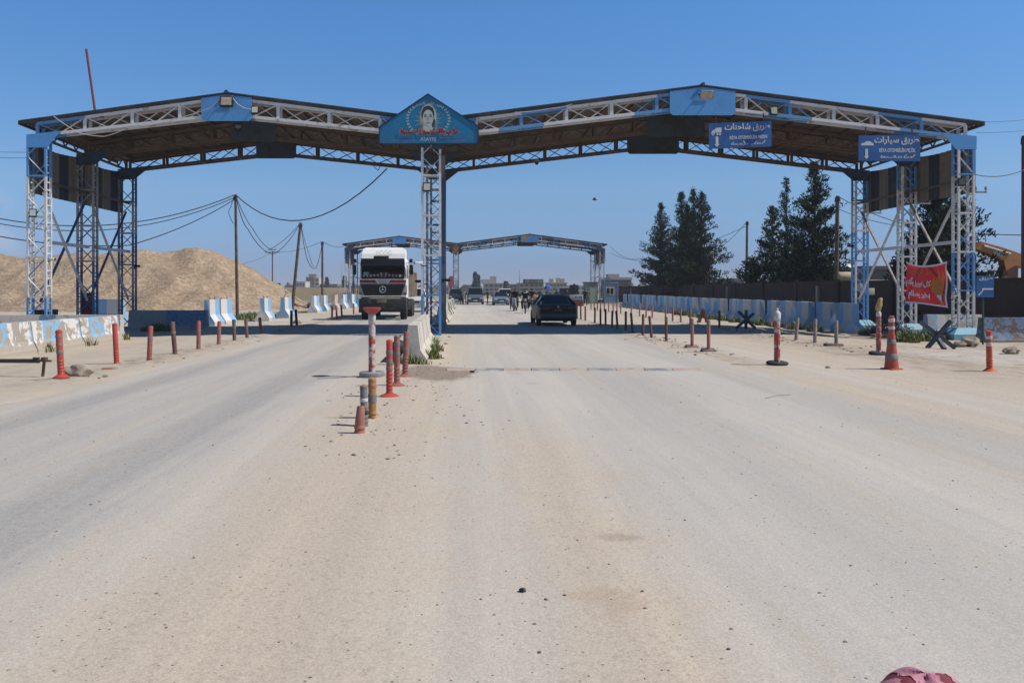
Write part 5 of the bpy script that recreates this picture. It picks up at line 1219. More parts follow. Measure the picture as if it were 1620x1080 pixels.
# ------------------------------------------------------------------ people
def body(name, label, loc, rz, joints, edges, cols, zcuts, height_scale=1.0, hair=None, cat='person', extra=None):
    """one continuous skinned figure; cols[i] applies below zcuts[i] (and skin above); joints {name: (x, y, z, radius)}"""
    names = list(joints); me = bpy.data.meshes.new(name)
    me.from_pydata([joints[n][:3] for n in names], [(names.index(a), names.index(b)) for a, b in edges], [])
    o = bpy.data.objects.new(name, me); C.objects.link(o)
    sk = o.modifiers.new('skin', 'SKIN'); o.modifiers.new('sub', 'SUBSURF').levels = 1
    for i, n in enumerate(names):
        d = me.skin_vertices[0].data[i]; d.radius = (joints[n][3], joints[n][3] * (joints[n][4] if len(joints[n]) > 4 else 1)); d.use_root = (n == 'pelvis')
    bpy.context.view_layer.update(); dg = bpy.context.evaluated_depsgraph_get()
    m2 = bpy.data.meshes.new_from_object(o.evaluated_get(dg)); bpy.data.objects.remove(o)
    for c in cols: m2.materials.append(c)
    for p in m2.polygons:
        p.use_smooth = True; ct = p.center; best = min(names, key=lambda n: (Vector(joints[n][:3]) - ct).length - joints[n][3])
        k = zcuts.get(best, 0); p.material_index = k
    t = thing(name, label, cat, loc, rz); o = bpy.data.objects.new('body', m2); C.objects.link(o); o.parent = t
    if 'head' in joints and hair:
        hx, hy, hz, hr = joints['head'][:4]; m_ = MB(); m_.blob((hx, hy - .012, hz + .035), (hr * 1.08, hr * 1.12, hr * .95), 0, 2, .1, 2); m_.build('hair', hair, t)
        fd = 1; m_ = MB()
        for s in (-1, 1): m_.blob((hx + s * hr * .38, hy + hr * .98, hz + .005), (.014, .01, .01), 0, 1, 0, 1)
        m_.box((hx, hy + hr * .98, hz - hr * .62), (hr * .7, .012, .014)); m_.build('face_features', M('face_dark', (.05, .03, .025)), t)
        m_ = MB(); m_.blob((hx, hy + hr * 1.04, hz - hr * .2), (.014, .022, .026), 0, 1, 0, 1)
        for s in (-1, 1): m_.blob((hx + s * hr * 1.0, hy, hz - .01), (.012, .022, .03), 0, 1, 0, 1)
        m_.build('nose_and_ears', SKIN, t)
    return t
SKIN = M('skin', (.38, .22, .15), rough=.6, var=.05); HAIRD = M('hair_dark', (.02, .015, .012), rough=.6); CLOTHB = M('black_cloth', (.022, .022, .025), rough=.85); CLOTHN = M('navy_cloth', (.035, .045, .07), rough=.85); CLOTHG = M('olive_cloth', (.10, .10, .07), rough=.85); CLOTHW = M('white_cloth', (.6, .6, .58), rough=.85); CLOTHR = M('tan_jacket', (.30, .22, .14), rough=.85)
EDG = [('pelvis', 'waist'), ('waist', 'chest'), ('chest', 'neck'), ('neck', 'head'), ('head', 'crown')] + [e for s in 'lr' for e in (('chest', s + 'sh'), (s + 'sh', s + 'el'), (s + 'el', s + 'wr'), (s + 'wr', s + 'ha'), ('pelvis', s + 'hip'), (s + 'hip', s + 'kn'), (s + 'kn', s + 'an'), (s + 'an', s + 'to'))]
def stand(s=1.0, step=.12, arm=.05, bent=0.0):
    J = {'pelvis': (0, 0, .93, .125, .8), 'waist': (0, 0, 1.08, .115, .8), 'chest': (0, .01, 1.30, .14, .75), 'neck': (0, .01, 1.49, .055), 'head': (0, .03, 1.60, .088), 'crown': (0, .02, 1.68, .07)}
    for q, sx in (('l', -1), ('r', 1)):
        ph = step * sx
        J.update({q + 'sh': (sx * .18, 0, 1.42, .058), q + 'el': (sx * (.23 + arm * .4), -ph * .5, 1.14, .045), q + 'wr': (sx * (.22 + arm * .2), bent * .25 + ph * -.6 + .05, .92 + bent * .22, .033), q + 'ha': (sx * .20, bent * .32 + ph * -.7 + .07, .83 + bent * .24, .04, .5),
                  q + 'hip': (sx * .10, 0, .88, .098), q + 'kn': (sx * .105, ph * .6 + .01, .49, .066), q + 'an': (sx * .11, ph, .09, .045), q + 'to': (sx * .12, ph + .16, .04, .04, .7)})
    return {k: tuple(v * s if i < 4 else v for i, v in enumerate(p)) for k, p in J.items()}
def zc(top, legs, skin=2, shoe=3):
    d = {n: top for n in ('waist', 'chest', 'lsh', 'rsh', 'lel', 'rel', 'lwr', 'rwr')}
    d.update({n: legs for n in ('pelvis', 'lhip', 'rhip', 'lkn', 'rkn', 'lan', 'ran')}); d.update({n: skin for n in ('neck', 'head', 'crown', 'lha', 'rha')}); d.update({'lto': shoe, 'rto': shoe}); return d
def hands(t, J):
    for q, sx in (('l', -1), ('r', 1)):
        h = Vector(J[q + 'ha'][:3]); w0 = Vector(J[q + 'wr'][:3]); d = (h - w0).normalized(); m_ = MB()
        for k, L in enumerate((.07, .085, .08, .065)):
            o_ = Vector((0, (k - 1.5) * .02, 0)); a = h + o_ + d * .02; m_.tube([a, a + d * L * .6, a + d * L + Vector((-sx * .02, 0, 0))], .009, 5)
        m_.tube([h + Vector((0, .03, 0)), h + Vector((0, .055, 0)) + d * .04], .010, 5); m_.build('fingers', SKIN, t)
def person(label, px, Y, rz, top, legs, s=1.0, step=.12, bent=0.0, hair=HAIRD):
    J = stand(s, step, .05, bent); t = body('person', label, ((px - CX) / F * Y, Y, 0.0), R(rz), J, EDG, [top, legs, SKIN, BLACK], zc(0, 1), hair=hair); hands(t, J); return t
person('man in dark clothes standing sideways between the grey van and the silver-blue car', 771.5, 94, 60, CLOTHB, CLOTHB, 1.0, .10, .6)
person('person in a white shirt standing beside the van near the far median', 735, 92, 150, CLOTHW, CLOTHW, .98, .06, .3)
person('person in navy standing next to the far middle column', 730, 93, 180, CLOTHN, CLOTHB, 1.0, .05, .2)
person('dark figure standing behind the saloon car, left of the blue sunshade', 853.5, 98, 170, CLOTHB, CLOTHB, 1.0, .08, .2)
person('dark figure standing beside the black panel on the right', 881, 100, 200, CLOTHB, CLOTHN, 1.0, .08, .2)
person('person in dark jacket under the blue sunshade', 866, 100, 190, CLOTHN, CLOTHB, .98, .06, .2)
person('guard in black walking just right of the notice board', 926, 84, 160, CLOTHB, CLOTHB, 1.02, .2, .3)
person('guard in olive clothes standing at the foot of the far right columns', 930, 92, 190, CLOTHG, CLOTHG, 1.0, .08, .2)
person('person in a dark coat behind the notice board', 897, 92, 185, CLOTHB, CLOTHB, 1.0, .08, .2)

def rider(label, px, Y, rz, top, legs, bike, blabel, scoot=False, pil=False):
    x = (px - CX) / F * Y; loc = (x, Y, .012)
    b = thing('scooter' if scoot else 'motorcycle', blabel, 'motorcycle', loc, R(rz))
    def whl(y):
        m_ = MB(); m_.tube([(0, y + .29 * math.cos(k * math.pi / 12), .31 + .29 * math.sin(k * math.pi / 12)) for k in range(25)], .045, 6, caps=False)
        wv = m_.build('wheel', RUBBER, b); m_ = MB()
        for k in range(8): m_.bar((0, y, .31), (0, y + .27 * math.cos(k * .785), .31 + .27 * math.sin(k * .785)), .012, .012, 0, (1, 0, 0))
        m_.build('rim', STEEL, wv)
    whl(.62); whl(-.62)
    if scoot:
        m_ = MB(); m_.loft([[Vector((sx * w_, y, z)) for sx, z in ((-1, z0), (1, z0), (1, z1), (-1, z1))] for y, w_, z0, z1 in ((.42, .14, .35, .95), (.52, .17, .3, 1.0), (.60, .10, .5, .92))]); m_.loft([[Vector((sx * w_, y, z)) for sx, z in ((-1, z0), (1, z0), (1, z1), (-1, z1))] for y, w_, z0, z1 in ((-.85, .10, .5, .72), (-.4, .17, .35, .74), (.05, .15, .32, .7), (.45, .14, .3, .38))]); m_.build('fairing', bike, b)
    else:
        m_ = MB(); m_.blob((0, .20, .80), (.13, .28, .12), 0, 2, .05); m_.box((0, .05, .45), (.22, .34, .3), 0, None, .05); m_.bar((0, .3, .75), (0, -.55, .45), .05); m_.build('tank_and_engine', bike, b)
        m_ = MB(); m_.box((0, .62, .64), (.13, .35, .03), 0, Matrix.Rotation(R(-8), 3, 'X'), .01); m_.build('mudguard', STEEL, b)
    bx(b, 'seat', (0, -.32, .80), (.24, .70, .10), BLACK, .04)
    m_ = MB()
    for s in (-1, 1): m_.tube([(s * .08, .62, .31), (s * .09, .45, 1.0)], .025, 6)
    m_.tube([(-.36, .30, 1.08), (-.2, .42, 1.02), (.2, .42, 1.02), (.36, .30, 1.08)], .016, 6); m_.build('handlebar', DKMETAL, b)
    m_ = MB(); m_.lathe([(.03, -.05), (.085, 0), (.09, .04), (.02, .055)], 12, 0, (0, .55, .92), Matrix.Rotation(R(-90), 3, 'X')); m_.build('headlight', M('headlamp', (.55, .57, .58)), b)
    for s in (-1, 1): m_ = MB(); m_.tube([(s * .28, .36, 1.05), (s * .34, .34, 1.2)], .008, 5); m_.blob((s * .36, .34, 1.22), (.06, .015, .04), 0, 1, 0, 1); m_.build('mirror', BLACK, b)
    def sit(dy, hold=True):
        J = {'pelvis': (0, -.25 + dy, .93, .17, .9), 'waist': (0, -.22 + dy, 1.10, .17, .85), 'chest': (0, -.14 + dy, 1.33, .19, .85), 'neck': (0, -.08 + dy, 1.50, .055), 'head': (0, -.04 + dy, 1.61, .09), 'crown': (0, -.05 + dy, 1.69, .07)}
        for q, sx in (('l', -1), ('r', 1)):
            J.update({q + 'sh': (sx * .19, -.12 + dy, 1.42, .085), q + 'el': (sx * .33, .06 + dy, 1.20, .072), q + 'wr': (sx * .34, .26 + dy * .6, 1.12, .045), q + 'ha': (sx * .33, .31 + dy * .6, 1.09, .04, .6),
                      q + 'hip': (sx * .12, -.22 + dy, .90, .13), q + 'kn': (sx * .22, .16 + dy, .80, .10), q + 'an': (sx * .20, .02 + dy, .36, .07), q + 'to': (sx * .21, .17 + dy, .30, .042, .7)})
        return J
    J = sit(0); p = body('person', label, loc, R(rz), J, EDG, [top, legs, SKIN, BLACK], zc(0, 1), hair=HAIRD); hands(p, J)
    return b, p
b, p = rider('motorcyclist in a black jacket with a white scarf collar riding toward the camera', 831, 57, 176, CLOTHB, CLOTHB, M('bike_dark', (.05, .05, .05)), 'dark motorcycle ridden toward the camera beside the saloon car')
m_ = MB(); m_.tube([(.13 * math.cos(a), -.06 + .12 * math.sin(a), 1.47 - .07 * math.sin(a)) for a in (k * .3307 for k in range(20))], .028, 6, caps=False); m_.build('scarf', CLOTHW, p)
rider('rider in a dark robe on the pale scooter, left of the motorcyclist', 815, 63, 168, CLOTHB, CLOTHB, M('scooter_silver', (.34, .36, .40), rough=.3), 'pale grey scooter left of the dark motorcycle', True)
b, p = rider('rider in dark clothes behind the first motorcyclist, partly hidden by the saloon car', 842, 64, 176, CLOTHB, CLOTHN, M('bike_red', (.18, .04, .03)), 'small motorcycle half hidden behind the saloon car')
m_ = MB(); m_.box((0, 0, 0), (.42, .35, .36), 0, Matrix.Rotation(R(20), 3, 'Y'), .06); tag(m_.build('carton', M('carton_tan', (.46, .29, .16)), loc=tuple(at(847, 470, 62))), 'tan carton carried behind the saloon car roofline', 'box')
person('second person in black standing beside the pale scooter', 810, 66, 180, CLOTHB, CLOTHB, 1.0, .06, .2)

# child in pink cloth close to the camera; only the top of the hood reaches the picture
def child():
    PK = M('pink_cloth', (.58, .25, .31), (.50, .21, .27), 8, .4, .7, .8, var=.08, bmp=.004, bscale=60)
    MR = M('maroon_stripe', (.20, .035, .05), rough=.8)
    Yc = 1.30; top = at(1470, 1056, Yc); top.z -= .024; H = top.z; s = H / 1.70
    J = stand(s, .04, .06, .2)
    t = body('person', 'child in a pink hood with maroon stripes, only the top showing at bottom right', (top.x, Yc, .012), R(185), J, EDG, [PK, PK, SKIN, BLACK], zc(0, 1)); hands(t, J)
    hz = J['head'][2]; rr = .079; m_ = MB(); rings = []; nr, ns = 44, 120
    for k in range(nr):
        a = R(-62 + 152 * k / (nr - 1)); z = hz + rr * 1.02 * math.sin(a); r_ = max(.002, rr * math.cos(a) ** .8 if a > 0 else rr * (1 + .25 * (-a)))
        rings.append([(r_ * 1.08 * math.cos(b) * (1 + .03 * math.sin(7 * b + a * 3)), r_ * math.sin(b) * (1 + .025 * math.sin(5 * b + a * 4)) - .01, z + .004 * math.sin(4 * b + 1)) for b in (j * 2 * math.pi / ns for j in range(ns))])
    dz = H - max(p[2] for r_ in rings for p in r_)
    rings = [[(x, y, z + dz) for x, y, z in r_] for r_ in rings]
    for k in range(nr - 1):
        for q in range(ns):
            f4 = [rings[k][q], rings[k][(q + 1) % ns], rings[k + 1][(q + 1) % ns], rings[k + 1][q]]
            c = sum((Vector(p) for p in f4), Vector()) / 4
            st = abs(c.x - .034 + .10 * (c.z - H)) < .0085 or abs(c.x + .028 - .32 * (c.z - H)) < .0105
            m_.add([Vector(p) * 1.0 - (Vector((0, 0, .0015)) if st else Vector()) for p in f4], [(0, 1, 2, 3)], 1 if st else 0, True)
    hd = m_.build('hood', [PK, MR], t)
    random.seed(5); m_ = MB()
    for i in range(16):
        a, b = R(random.uniform(20, 85)), random.uniform(0, 6.28); m_.blob((rr * 1.08 * math.cos(a) ** .8 * math.cos(b), rr * math.cos(a) ** .8 * math.sin(b) - .01, hz + rr * 1.02 * math.sin(a) + dz), (.0013,) * 3, 0, 1, 0, 1)
    m_.build('sequins', M('sequin', (.9, .85, .85), rough=.15, metal=.5), hd)
    m_ = MB(); hp = [(.30 * s, 0, .55 * s), (.24 * s, 0, .9 * s), (.19 * s, 0, 1.2 * s), (.21 * s, 0, 1.36 * s), (.12 * s, 0, 1.47 * s)]
    m_.lathe([(r_, z) for r_, _, z in hp], 24); m_.build('dress', PK, t)
child()

# ------------------------------------------------------------------ gravel heap and field bank
def gravel_mat():
    m, nt, b = newmat('gravel'); g = N(nt, 'ShaderNodeNewGeometry'); P = g.outputs['Position']
    vo = N(nt, 'ShaderNodeTexVoronoi'); vo.inputs['Scale'].default_value = 4.5; nt.links.new(P, vo.inputs['Vector']); sv = N(nt, 'ShaderNodeSeparateColor'); nt.links.new(vo.outputs['Color'], sv.inputs[0])
    c = mixc(nt, ramp(nt, noi(nt, P, .35, 5, .65), .35, .65), (.40, .305, .215), (.315, .235, .16))
    c = mixc(nt, .6, c, mixc(nt, sv.outputs[0], (.55, .54, .52), (1.3, 1.28, 1.25)), 'MULTIPLY')
    nt.links.new(c, b.inputs['Base Color']); b.inputs['Roughness'].default_value = .95; b.inputs['Specular IOR Level'].default_value = .2
    bump(nt, b, mth(nt, 'ADD', mth(nt, 'MULTIPLY', sv.outputs[1], .6), noi(nt, P, 3, 6, .7)), .22, .9); return m
GR = gravel_mat()
def heap_h(x, y):
    # a long heap ending in a rounded nose on the right
    top = [(-90, 4.3), (-46, 4.75), (-38, 4.55), (-32, 4.9), (-29.5, 5.2), (-27, 5.0), (-24, 5.35), (-21.5, 4.5), (-18, 2.2), (-15.4, .6), (-13.8, -.1), (-10, -.3)]
    h = -.3
    for (xa, za), (xb, zb) in zip(top, top[1:]):
        if xa <= x <= xb: h = za + (zb - za) * (x - xa) / (xb - xa)
    yc = 76 + 1.5 * fbm(x, 3, .08, 2); half = 6.5 + max(0, h) * 1.35
    d = abs(y - yc); f = 1 - max(0, (d - 2.0)) / max(.1, (half - 2.0))
    z = h * max(-.2, min(1, f))
    g_ = 1 - min(1, max(0, f)); z -= .75 * max(0, fbm(x * 1.0, y * .12, .42, 3)) * sstep(.05, .4, g_) * sstep(0, 1.5, z) + .35 * abs(fbm(x, y * .2, .9, 2)) * sstep(.05, .4, g_) * sstep(0, 1, z)
    return z + (.40 * fbm(x, y, .35, 4) + .18 * fbm(x * 1.3, y * .35, 1.1, 3)) * sstep(-.1, .8, z) - .04
mb = MB(); xs = frange(-75, -11, .5); ys = frange(60, 94, .5); nx = len(xs)
mb.add([(x, y, heap_h(x, y)) for y in ys for x in xs], [(j * nx + i, j * nx + i + 1, (j + 1) * nx + i + 1, (j + 1) * nx + i) for j in range(len(ys) - 1) for i in range(nx - 1)], 0, True)
tag(mb.build('gravel_heap', GR), 'long beige gravel heap behind the left barriers', 'gravel heap')
BANK = M('field_soil', (.27, .20, .13), (.20, .15, .09), .12, .4, .65, .95, bmp=.1, bscale=2, dirt=(.20, .19, .09), dscale=.06)
grid_mesh('field_bank', frange(-80, -11, 1.5), frange(118, 180, 2.5), lambda x, y: -.2 + 2.15 * sstep(118, 128, y) * (1 - sstep(170, 180, y)) * sstep(-11, -15, x) + .25 * fbm(x, y, .15, 3), BANK)
grid_mesh('earth_mound', frange(24, 70, 1.2), frange(40, 130, 1.5), lambda x, y: -.3 + (2.5 + .6 * fbm(x, y, .07, 3)) * sstep(24, 29, x) * (1 - sstep(55, 68, x)) * sstep(40, 47, y) * (1 - sstep(112, 128, y)), M('mound_grass', (.13, .15, .06), (.33, .25, .16), .35, .42, .6, .95, bmp=.08, bscale=4))
# rubble and boards at the foot of the heap
random.seed(12); mb = MB(); bx0, by0 = gp(485, 487)
for i in range(26):
    p = Vector((bx0 + random.uniform(-1.5, 1.8), by0 + random.uniform(-2, 2), random.uniform(.05, .35)))
    mb.box(p, (random.uniform(.3, 1.1), random.uniform(.2, .5), random.uniform(.05, .3)), random.randrange(3), Matrix.Rotation(random.uniform(-.6, .6), 3, 'Y') @ Matrix.Rotation(random.uniform(0, 3), 3, 'Z'))
tag(mb.build('rubble_heap', [STONE, M('rubble_brown', (.17, .12, .09)), M('rubble_red', (.28, .14, .10))]), 'small heap of broken rubble and boards beyond the pair of black posts', 'rubble')

# ------------------------------------------------------------------ dark wall on the right
WALLM = M('mud_wall', (.050, .034, .027), (.032, .023, .02), .5, .4, .65, .95, bmp=.03, bscale=6, dirt=(.062, .042, .035), dscale=.3)
t = thing('perimeter_wall', 'long dark brown perimeter wall behind the right-hand barriers', 'wall', (22.0, 0, 0))
mb = MB(); rings = []
for k in range(62):
    y = 20 + 1.6 * k; h = 2.12 + .10 * fbm(y, 1, .12, 2) + .05 * fbm(y, 5, .7, 2); wob = .10 * fbm(y, 9, .2, 2)
    rings.append([(wob - .14, y, -.3), (wob + .14, y, -.3), (wob + .13, y, h), (wob - .13, y, h)])
mb.loft(rings, 0, smooth=False); mb.build('wall', WALLM, t)
for k in range(15):
    y = 24 + 6.1 * k; bx(t, 'pier', (-.16, y, 1.0), (.14, .42, 2.5), WALLM, .01)
for i, (px, Y, lb) in enumerate(((1259, 55, 'pale square gatepost standing in front of the dark wall, left'), (1296, 51, 'pale square gatepost standing in front of the dark wall, right'), (1150, 66, 'thin post in front of the dark wall below the conifers'), (998, 92, 'thin post near the far end of the dark wall'))):
    m_ = MB(); m_.box((0, 0, .9), (.34 if i < 2 else .14, .3 if i < 2 else .14, 1.95), 0, None, .02)
    tag(m_.build('gatepost', M('pale_post', (.24, .20, .17)), loc=((px - CX) / F * Y, Y, 0)), lb, 'post')

# ------------------------------------------------------------------ conifers
LF = [M('needle_dark', (.014, .026, .015), rough=.75, var=.3, spec=.2), M('needle_mid', (.028, .046, .022), rough=.75, var=.3, spec=.2), M('needle_pale', (.066, .092, .040), rough=.75, var=.3, spec=.2)]  # three needle tones, picked at random through the crown
BARK = M('bark', (.09, .07, .055), (.05, .04, .035), 6, rough=.95, bmp=.02)
def conifer(label, px, X, h, r, seed, open_=.0, tops=1, skirt=.04, dens=1.0, pw=.85, leaf=.125):
    random.seed(seed); Y = F * X / (px - CX); t = thing('conifer', label, 'tree', (X, Y, 0), 0, 'conifers behind the dark wall')
    tr = MB(); cr = MB()
    heads = [(0, 0, h)] + [(random.uniform(-.45, .45) * r, random.uniform(-.4, .4) * r, h * random.uniform(.80, .97)) for _ in range(tops - 1)]
    for hx, hy, hh in heads:
        tr.tube([(0, 0, -.3), (hx * .4, hy * .4, hh * .3), (hx, hy, hh * .65), (hx * 1.05, hy * 1.05, hh * .97)], .035 * h * .55, 8, r1=.02)
        rr = r if tops == 1 else r * .72
        nb = int(hh * 18 * dens)
        for i in range(nb):
            z = hh * (skirt + (1 - skirt) * (i + random.random()) / nb); f = max(0.0, 1 - z / hh)
            if random.random() < open_ * .45: continue
            lump = 1 + .35 * mnoise.noise((z * .8 + seed, hx * 3, 1.7)) + .2 * random.gauss(0, 1)
            L = rr * 1.16 * (f ** pw) * lump * (1 if z > hh * .12 else .85) + .14; a = random.uniform(0, 6.283)
            k = min(1, z / hh / .65); bxp = Vector((hx * k, hy * k, z)); d = Vector((math.cos(a), math.sin(a), .30 + .5 * (1 - f)))
            if L > .5 and random.random() < .5: tr.tube([bxp, bxp + d * L * .8], .02 + .008 * L, 5, r1=.008)
            nc = max(2, int(L / .24))
            for c in range(nc):
                q = (c + .35 + random.random() * .5) / nc; p = bxp + d * L * q; p.z -= .18 * L * q * q
                s = leaf * 1.12 * random.uniform(.75, 1.35) * (1.15 - .35 * (z / hh))
                tone = random.choice((0, 0, 1)) if random.random() < .7 else random.choice((1, 2))
                for _ in range(random.randint(9, 13)):
                    o = Vector((random.gauss(0, 1), random.gauss(0, 1), random.gauss(0, 1))) * s * .75
                    u = (d * .7 + Vector((random.gauss(0, .5), random.gauss(0, .5), random.gauss(.35, .45)))).normalized() * s * random.uniform(.8, 1.6)
                    v = u.cross(Vector((random.gauss(0, 1), random.gauss(0, 1), random.gauss(0, 1)))).normalized() * s * .42
                    cr.add([p + o - u * .4, p + o + v * .8, p + o + u, p + o - v * .8], [(0, 1, 2, 3)], tone)
    tr.build('trunk', BARK, t); cr.build('crown', LF, t)
conifer('dense dark conifer at the left end of the left group', 1046, 23.6, 11.9, 3.0, 1, .05, 1, .03, 1.25, 1.0)
conifer('tall conifer in the middle of the left group with a bent tip', 1079, 24.2, 12.4, 2.6, 2, .1, 1, .03, 1.2, .95)
conifer('conifer with twin tips in the left group, toward the right', 1097, 23.8, 12.0, 2.7, 3, .1, 2, .03, 1.1, 1.0)
conifer('conifer at the right end of the left group with ragged branches', 1110, 24.0, 11.4, 3.1, 4, .2, 1, .03, 1.1, 1.0)
conifer('short loose conifer at the left end of the right group', 1194, 24.5, 4.2, 1.9, 5, .3, 1, .03, 1.5, .6)
conifer('medium conifer in the right group, left of the thin tall one', 1222, 25.0, 8.3, 1.9, 6, .35, 1, .03, 1.1, 1.0)
conifer('thin airy conifer with sparse top in the right group', 1244, 25.2, 10.3, 1.7, 7, .5, 1, .03, 1.1, .95, .10)
conifer('tallest dark conifer, next to the tall wooden pole', 1289, 24.6, 10.5, 2.35, 8, .15, 1, .03, 1.35, .85)
conifer('low bushy conifer between the thin and the tallest conifer', 1262, 24.0, 4.8, 1.7, 9, .1, 1, .03, 1.6, .6)
conifer('large dark conifer behind the striped panel and the red banner', 1475, 24.2, 7.4, 2.2, 10, .15, 2, .03, 1.5, .7, .12)
conifer('dark conifer behind the right front column', 1518, 23.8, 5.9, 1.75, 11, .25, 1, .03, 1.5, .6, .11)
conifer('small conifer low behind the banner', 1440, 23.6, 4.6, 1.3, 12, .3, 1, .03, 1.4, .7, .11)

# ------------------------------------------------------------------ excavator beyond the wall, tank, sheds
YEL = M('excavator_orange', (.46, .20, .06), (.34, .15, .06), 1.5, .5, .75, .5)
def excavator():
    Y = 39.0; o = Vector((at(1612, 440, Y).x, Y, 0)); t = thing('excavator', 'orange excavator with a bent boom standing beyond the dark wall at the right edge', 'excavator', o)
    P_ = lambda px, py, dy=0: at(px, py, Y + dy) - o
    m_ = MB(); m_.prism([P_(1538, 384), P_(1552, 382), P_(1585, 391), P_(1626, 405), P_(1640, 412), P_(1640, 428), P_(1606, 420), P_(1592, 428), P_(1588, 412), P_(1566, 402), P_(1540, 392)], (0, .45, 0)); m_.build('boom', YEL, t)
    m_ = MB(); m_.prism([P_(1590, 410, .08), P_(1612, 408, .08), P_(1610, 452, .08), P_(1584, 452, .08)], (0, .3, 0)); m_.build('stick', M('excavator_brown', (.22, .11, .06)), t)
    MB().tube([P_(1556, 389, -.08), P_(1598, 402, -.08)], .07, 8).build('hydraulic_ram', STEEL, t)
    m_ = MB(); m_.prism([P_(1571, 396, -.02), P_(1586, 400, -.02), P_(1586, 407, -.02), P_(1572, 403, -.02)], (0, .015, 0)); m_.build('maker_plate', M('plate_light', (.55, .56, .55)), t)
    bx(t, 'cab', (2.3, .3, 2.7), (1.2, 1.3, 1.7), M('excavator_brown', (.22, .11, .06)), .06); bx(t, 'cab_window', (2.25, -.36, 2.85), (.9, .02, 1.0), GLASSD); bx(t, 'engine_cover', (3.9, .5, 2.1), (2.4, 2.4, 1.2), YEL, .1)
    for s in (-1, 1): bx(t, 'track', (3.2, .4 + s * 1.2, .5), (3.9, .6, 1.0), RUBBER, .25)
excavator()
m_ = MB(); rot = Matrix.Rotation(R(90), 3, 'Y'); m_.lathe([(.1, -.5), (.33, -.47), (.36, -.4), (.36, .4), (.33, .47), (.1, .5)], 20, 0, (0, 0, .36), rot); x = (1336 - CX) / F * 56
tag(m_.build('storage_tank', M('cream_tank', (.45, .36, .22)), loc=(x, 56, 2.12)), 'cream cylindrical tank lying beyond the wall left of the right rear column', 'tank')

# ------------------------------------------------------------------ buildings
def building(name, label, px0, px1, pytop, Y, depth, wall, floors, cols, roofh=.25, slab=None, winmat=None, extra=None, group=None, ww=.5, wh=.5):
    x0, x1 = at(px0, 0, Y).x, at(px1, 0, Y).x; h = at(0, pytop, Y).z + .4; W = x1 - x0
    t = thing(name, label, 'building', ((x0 + x1) / 2, Y, -.4), 0, group)
    m_ = MB(); m_.box((0, depth / 2, h / 2), (W, depth, h)); m_.build('wall', wall, t)
    m_ = MB(); m_.box((0, depth / 2, h + roofh / 2), (W * 1.05, depth * 1.05, roofh)); rf = m_.build('roof', slab or wall, t)
    m_ = MB(); fh = (h - .4) / floors
    if floors > 1:
        for f in range(1, floors): m_.box((0, -.08, .4 + f * fh), (W * 1.01, .3, .22))
        m_.build('floor_slab', slab or wall, t)
    proto = None
    for f in range(floors):
        for c in range(cols):
            x = W * ((c + .5) / cols - .5); z = .4 + fh * (f + .52)
            q = MB().box((0, 0, 0), (W / cols * ww, .12, fh * wh)).build('window', winmat or M('far_window', (.13, .13, .135), rough=.4), t, (x, -.03, z)) if proto is None else proto.copy()
            if proto is None: proto = q
            else: C.objects.link(q); q.location = (x, -.03, z)
    if extra:
        m_ = MB()
        for (u, s0, s1, s2) in extra: m_.box((W * u, depth * .4, h + roofh + s2 / 2), (s0, s1, s2))
        m_.build('rooftop_block', slab or wall, rf)
    return t
FB = M('far_grey', (.30, .29, .28), (.24, .23, .22), .3, rough=.9); FW = M('far_white', (.58, .55, .50), (.48, .44, .38), .3, rough=.9); FT = M('far_tan', (.46, .42, .36), (.38, .34, .29), .3, rough=.9); FS = M('far_stone', (.44, .40, .34), (.32, .29, .25), .4, rough=.9); FC = M('far_concrete', (.20, .19, .18), (.13, .12, .12), .3, rough=.9)
building('apartment_block', 'grey four-storey block on the skyline left of the dark pole', 484, 498, 439, 330, 10, FB, 4, 3, extra=[(.1, 3, 3, 1.2)])
building('apartment_block', 'white balconied block attached right of the grey skyline block', 498.5, 504.5, 440, 331, 10, FW, 4, 1, slab=FW, ww=.8)
building('house', 'white two-storey house left of the grey skyline block', 468, 483, 446, 320, 10, FW, 2, 3)
building('house', 'tan low house on the skyline just right of the gravel heap', 452, 466, 451, 340, 9, FT, 2, 3)
building('house', 'low grey house on the skyline right of the dark pole', 520, 534, 450, 350, 9, FB, 2, 3)
building('house', 'pale low house on the skyline beside the left far column', 536, 549, 452, 350, 9, FW, 1, 3)
building('house', 'small house on the skyline left of the van', 700, 716, 452, 350, 9, FW, 1, 3)
building('house', 'small grey house on the skyline just above the van', 733, 746, 451.5, 340, 9, FB, 2, 3)
building('apartment_block', 'beige block behind the standing man and the silver-blue car', 766, 796, 449, 260, 12, FT, 3, 4, extra=[(-.3, 4, 3, 1.2), (.0, 2, 2, 2.2)])
building('apartment_block', 'grey stepped block left of the billboard building', 806, 824, 450.5, 270, 12, FB, 3, 3)
building('stone_building', 'pale stone building carrying the dark billboard', 822, 860, 448.5, 240, 12, FS, 3, 5)
building('apartment_block', 'beige block with rooftop tanks right of the blue sunshade', 869, 897, 448, 250, 12, FT, 3, 5, extra=[(-.3, 1.2, 1.2, 1.2), (.1, 1.2, 1.2, 1.4), (.35, 1.2, 1.2, 1.2)])
building('house', 'low pale house between the black panel and the green cabin', 912, 932, 452.5, 260, 10, FW, 2, 3)
building('concrete_building', 'dark flat-roofed concrete building behind the guard booth', 966, 999, 442.5, 165, 12, FC, 2, 3, .5, M('far_slab', (.36, .34, .32)), ww=.8, extra=[(-.2, 2.2, 3, .7)])
building('shed', 'low grey shed behind the wall by the guard booth', 984, 1012, 457, 150, 8, FC, 1, 2)
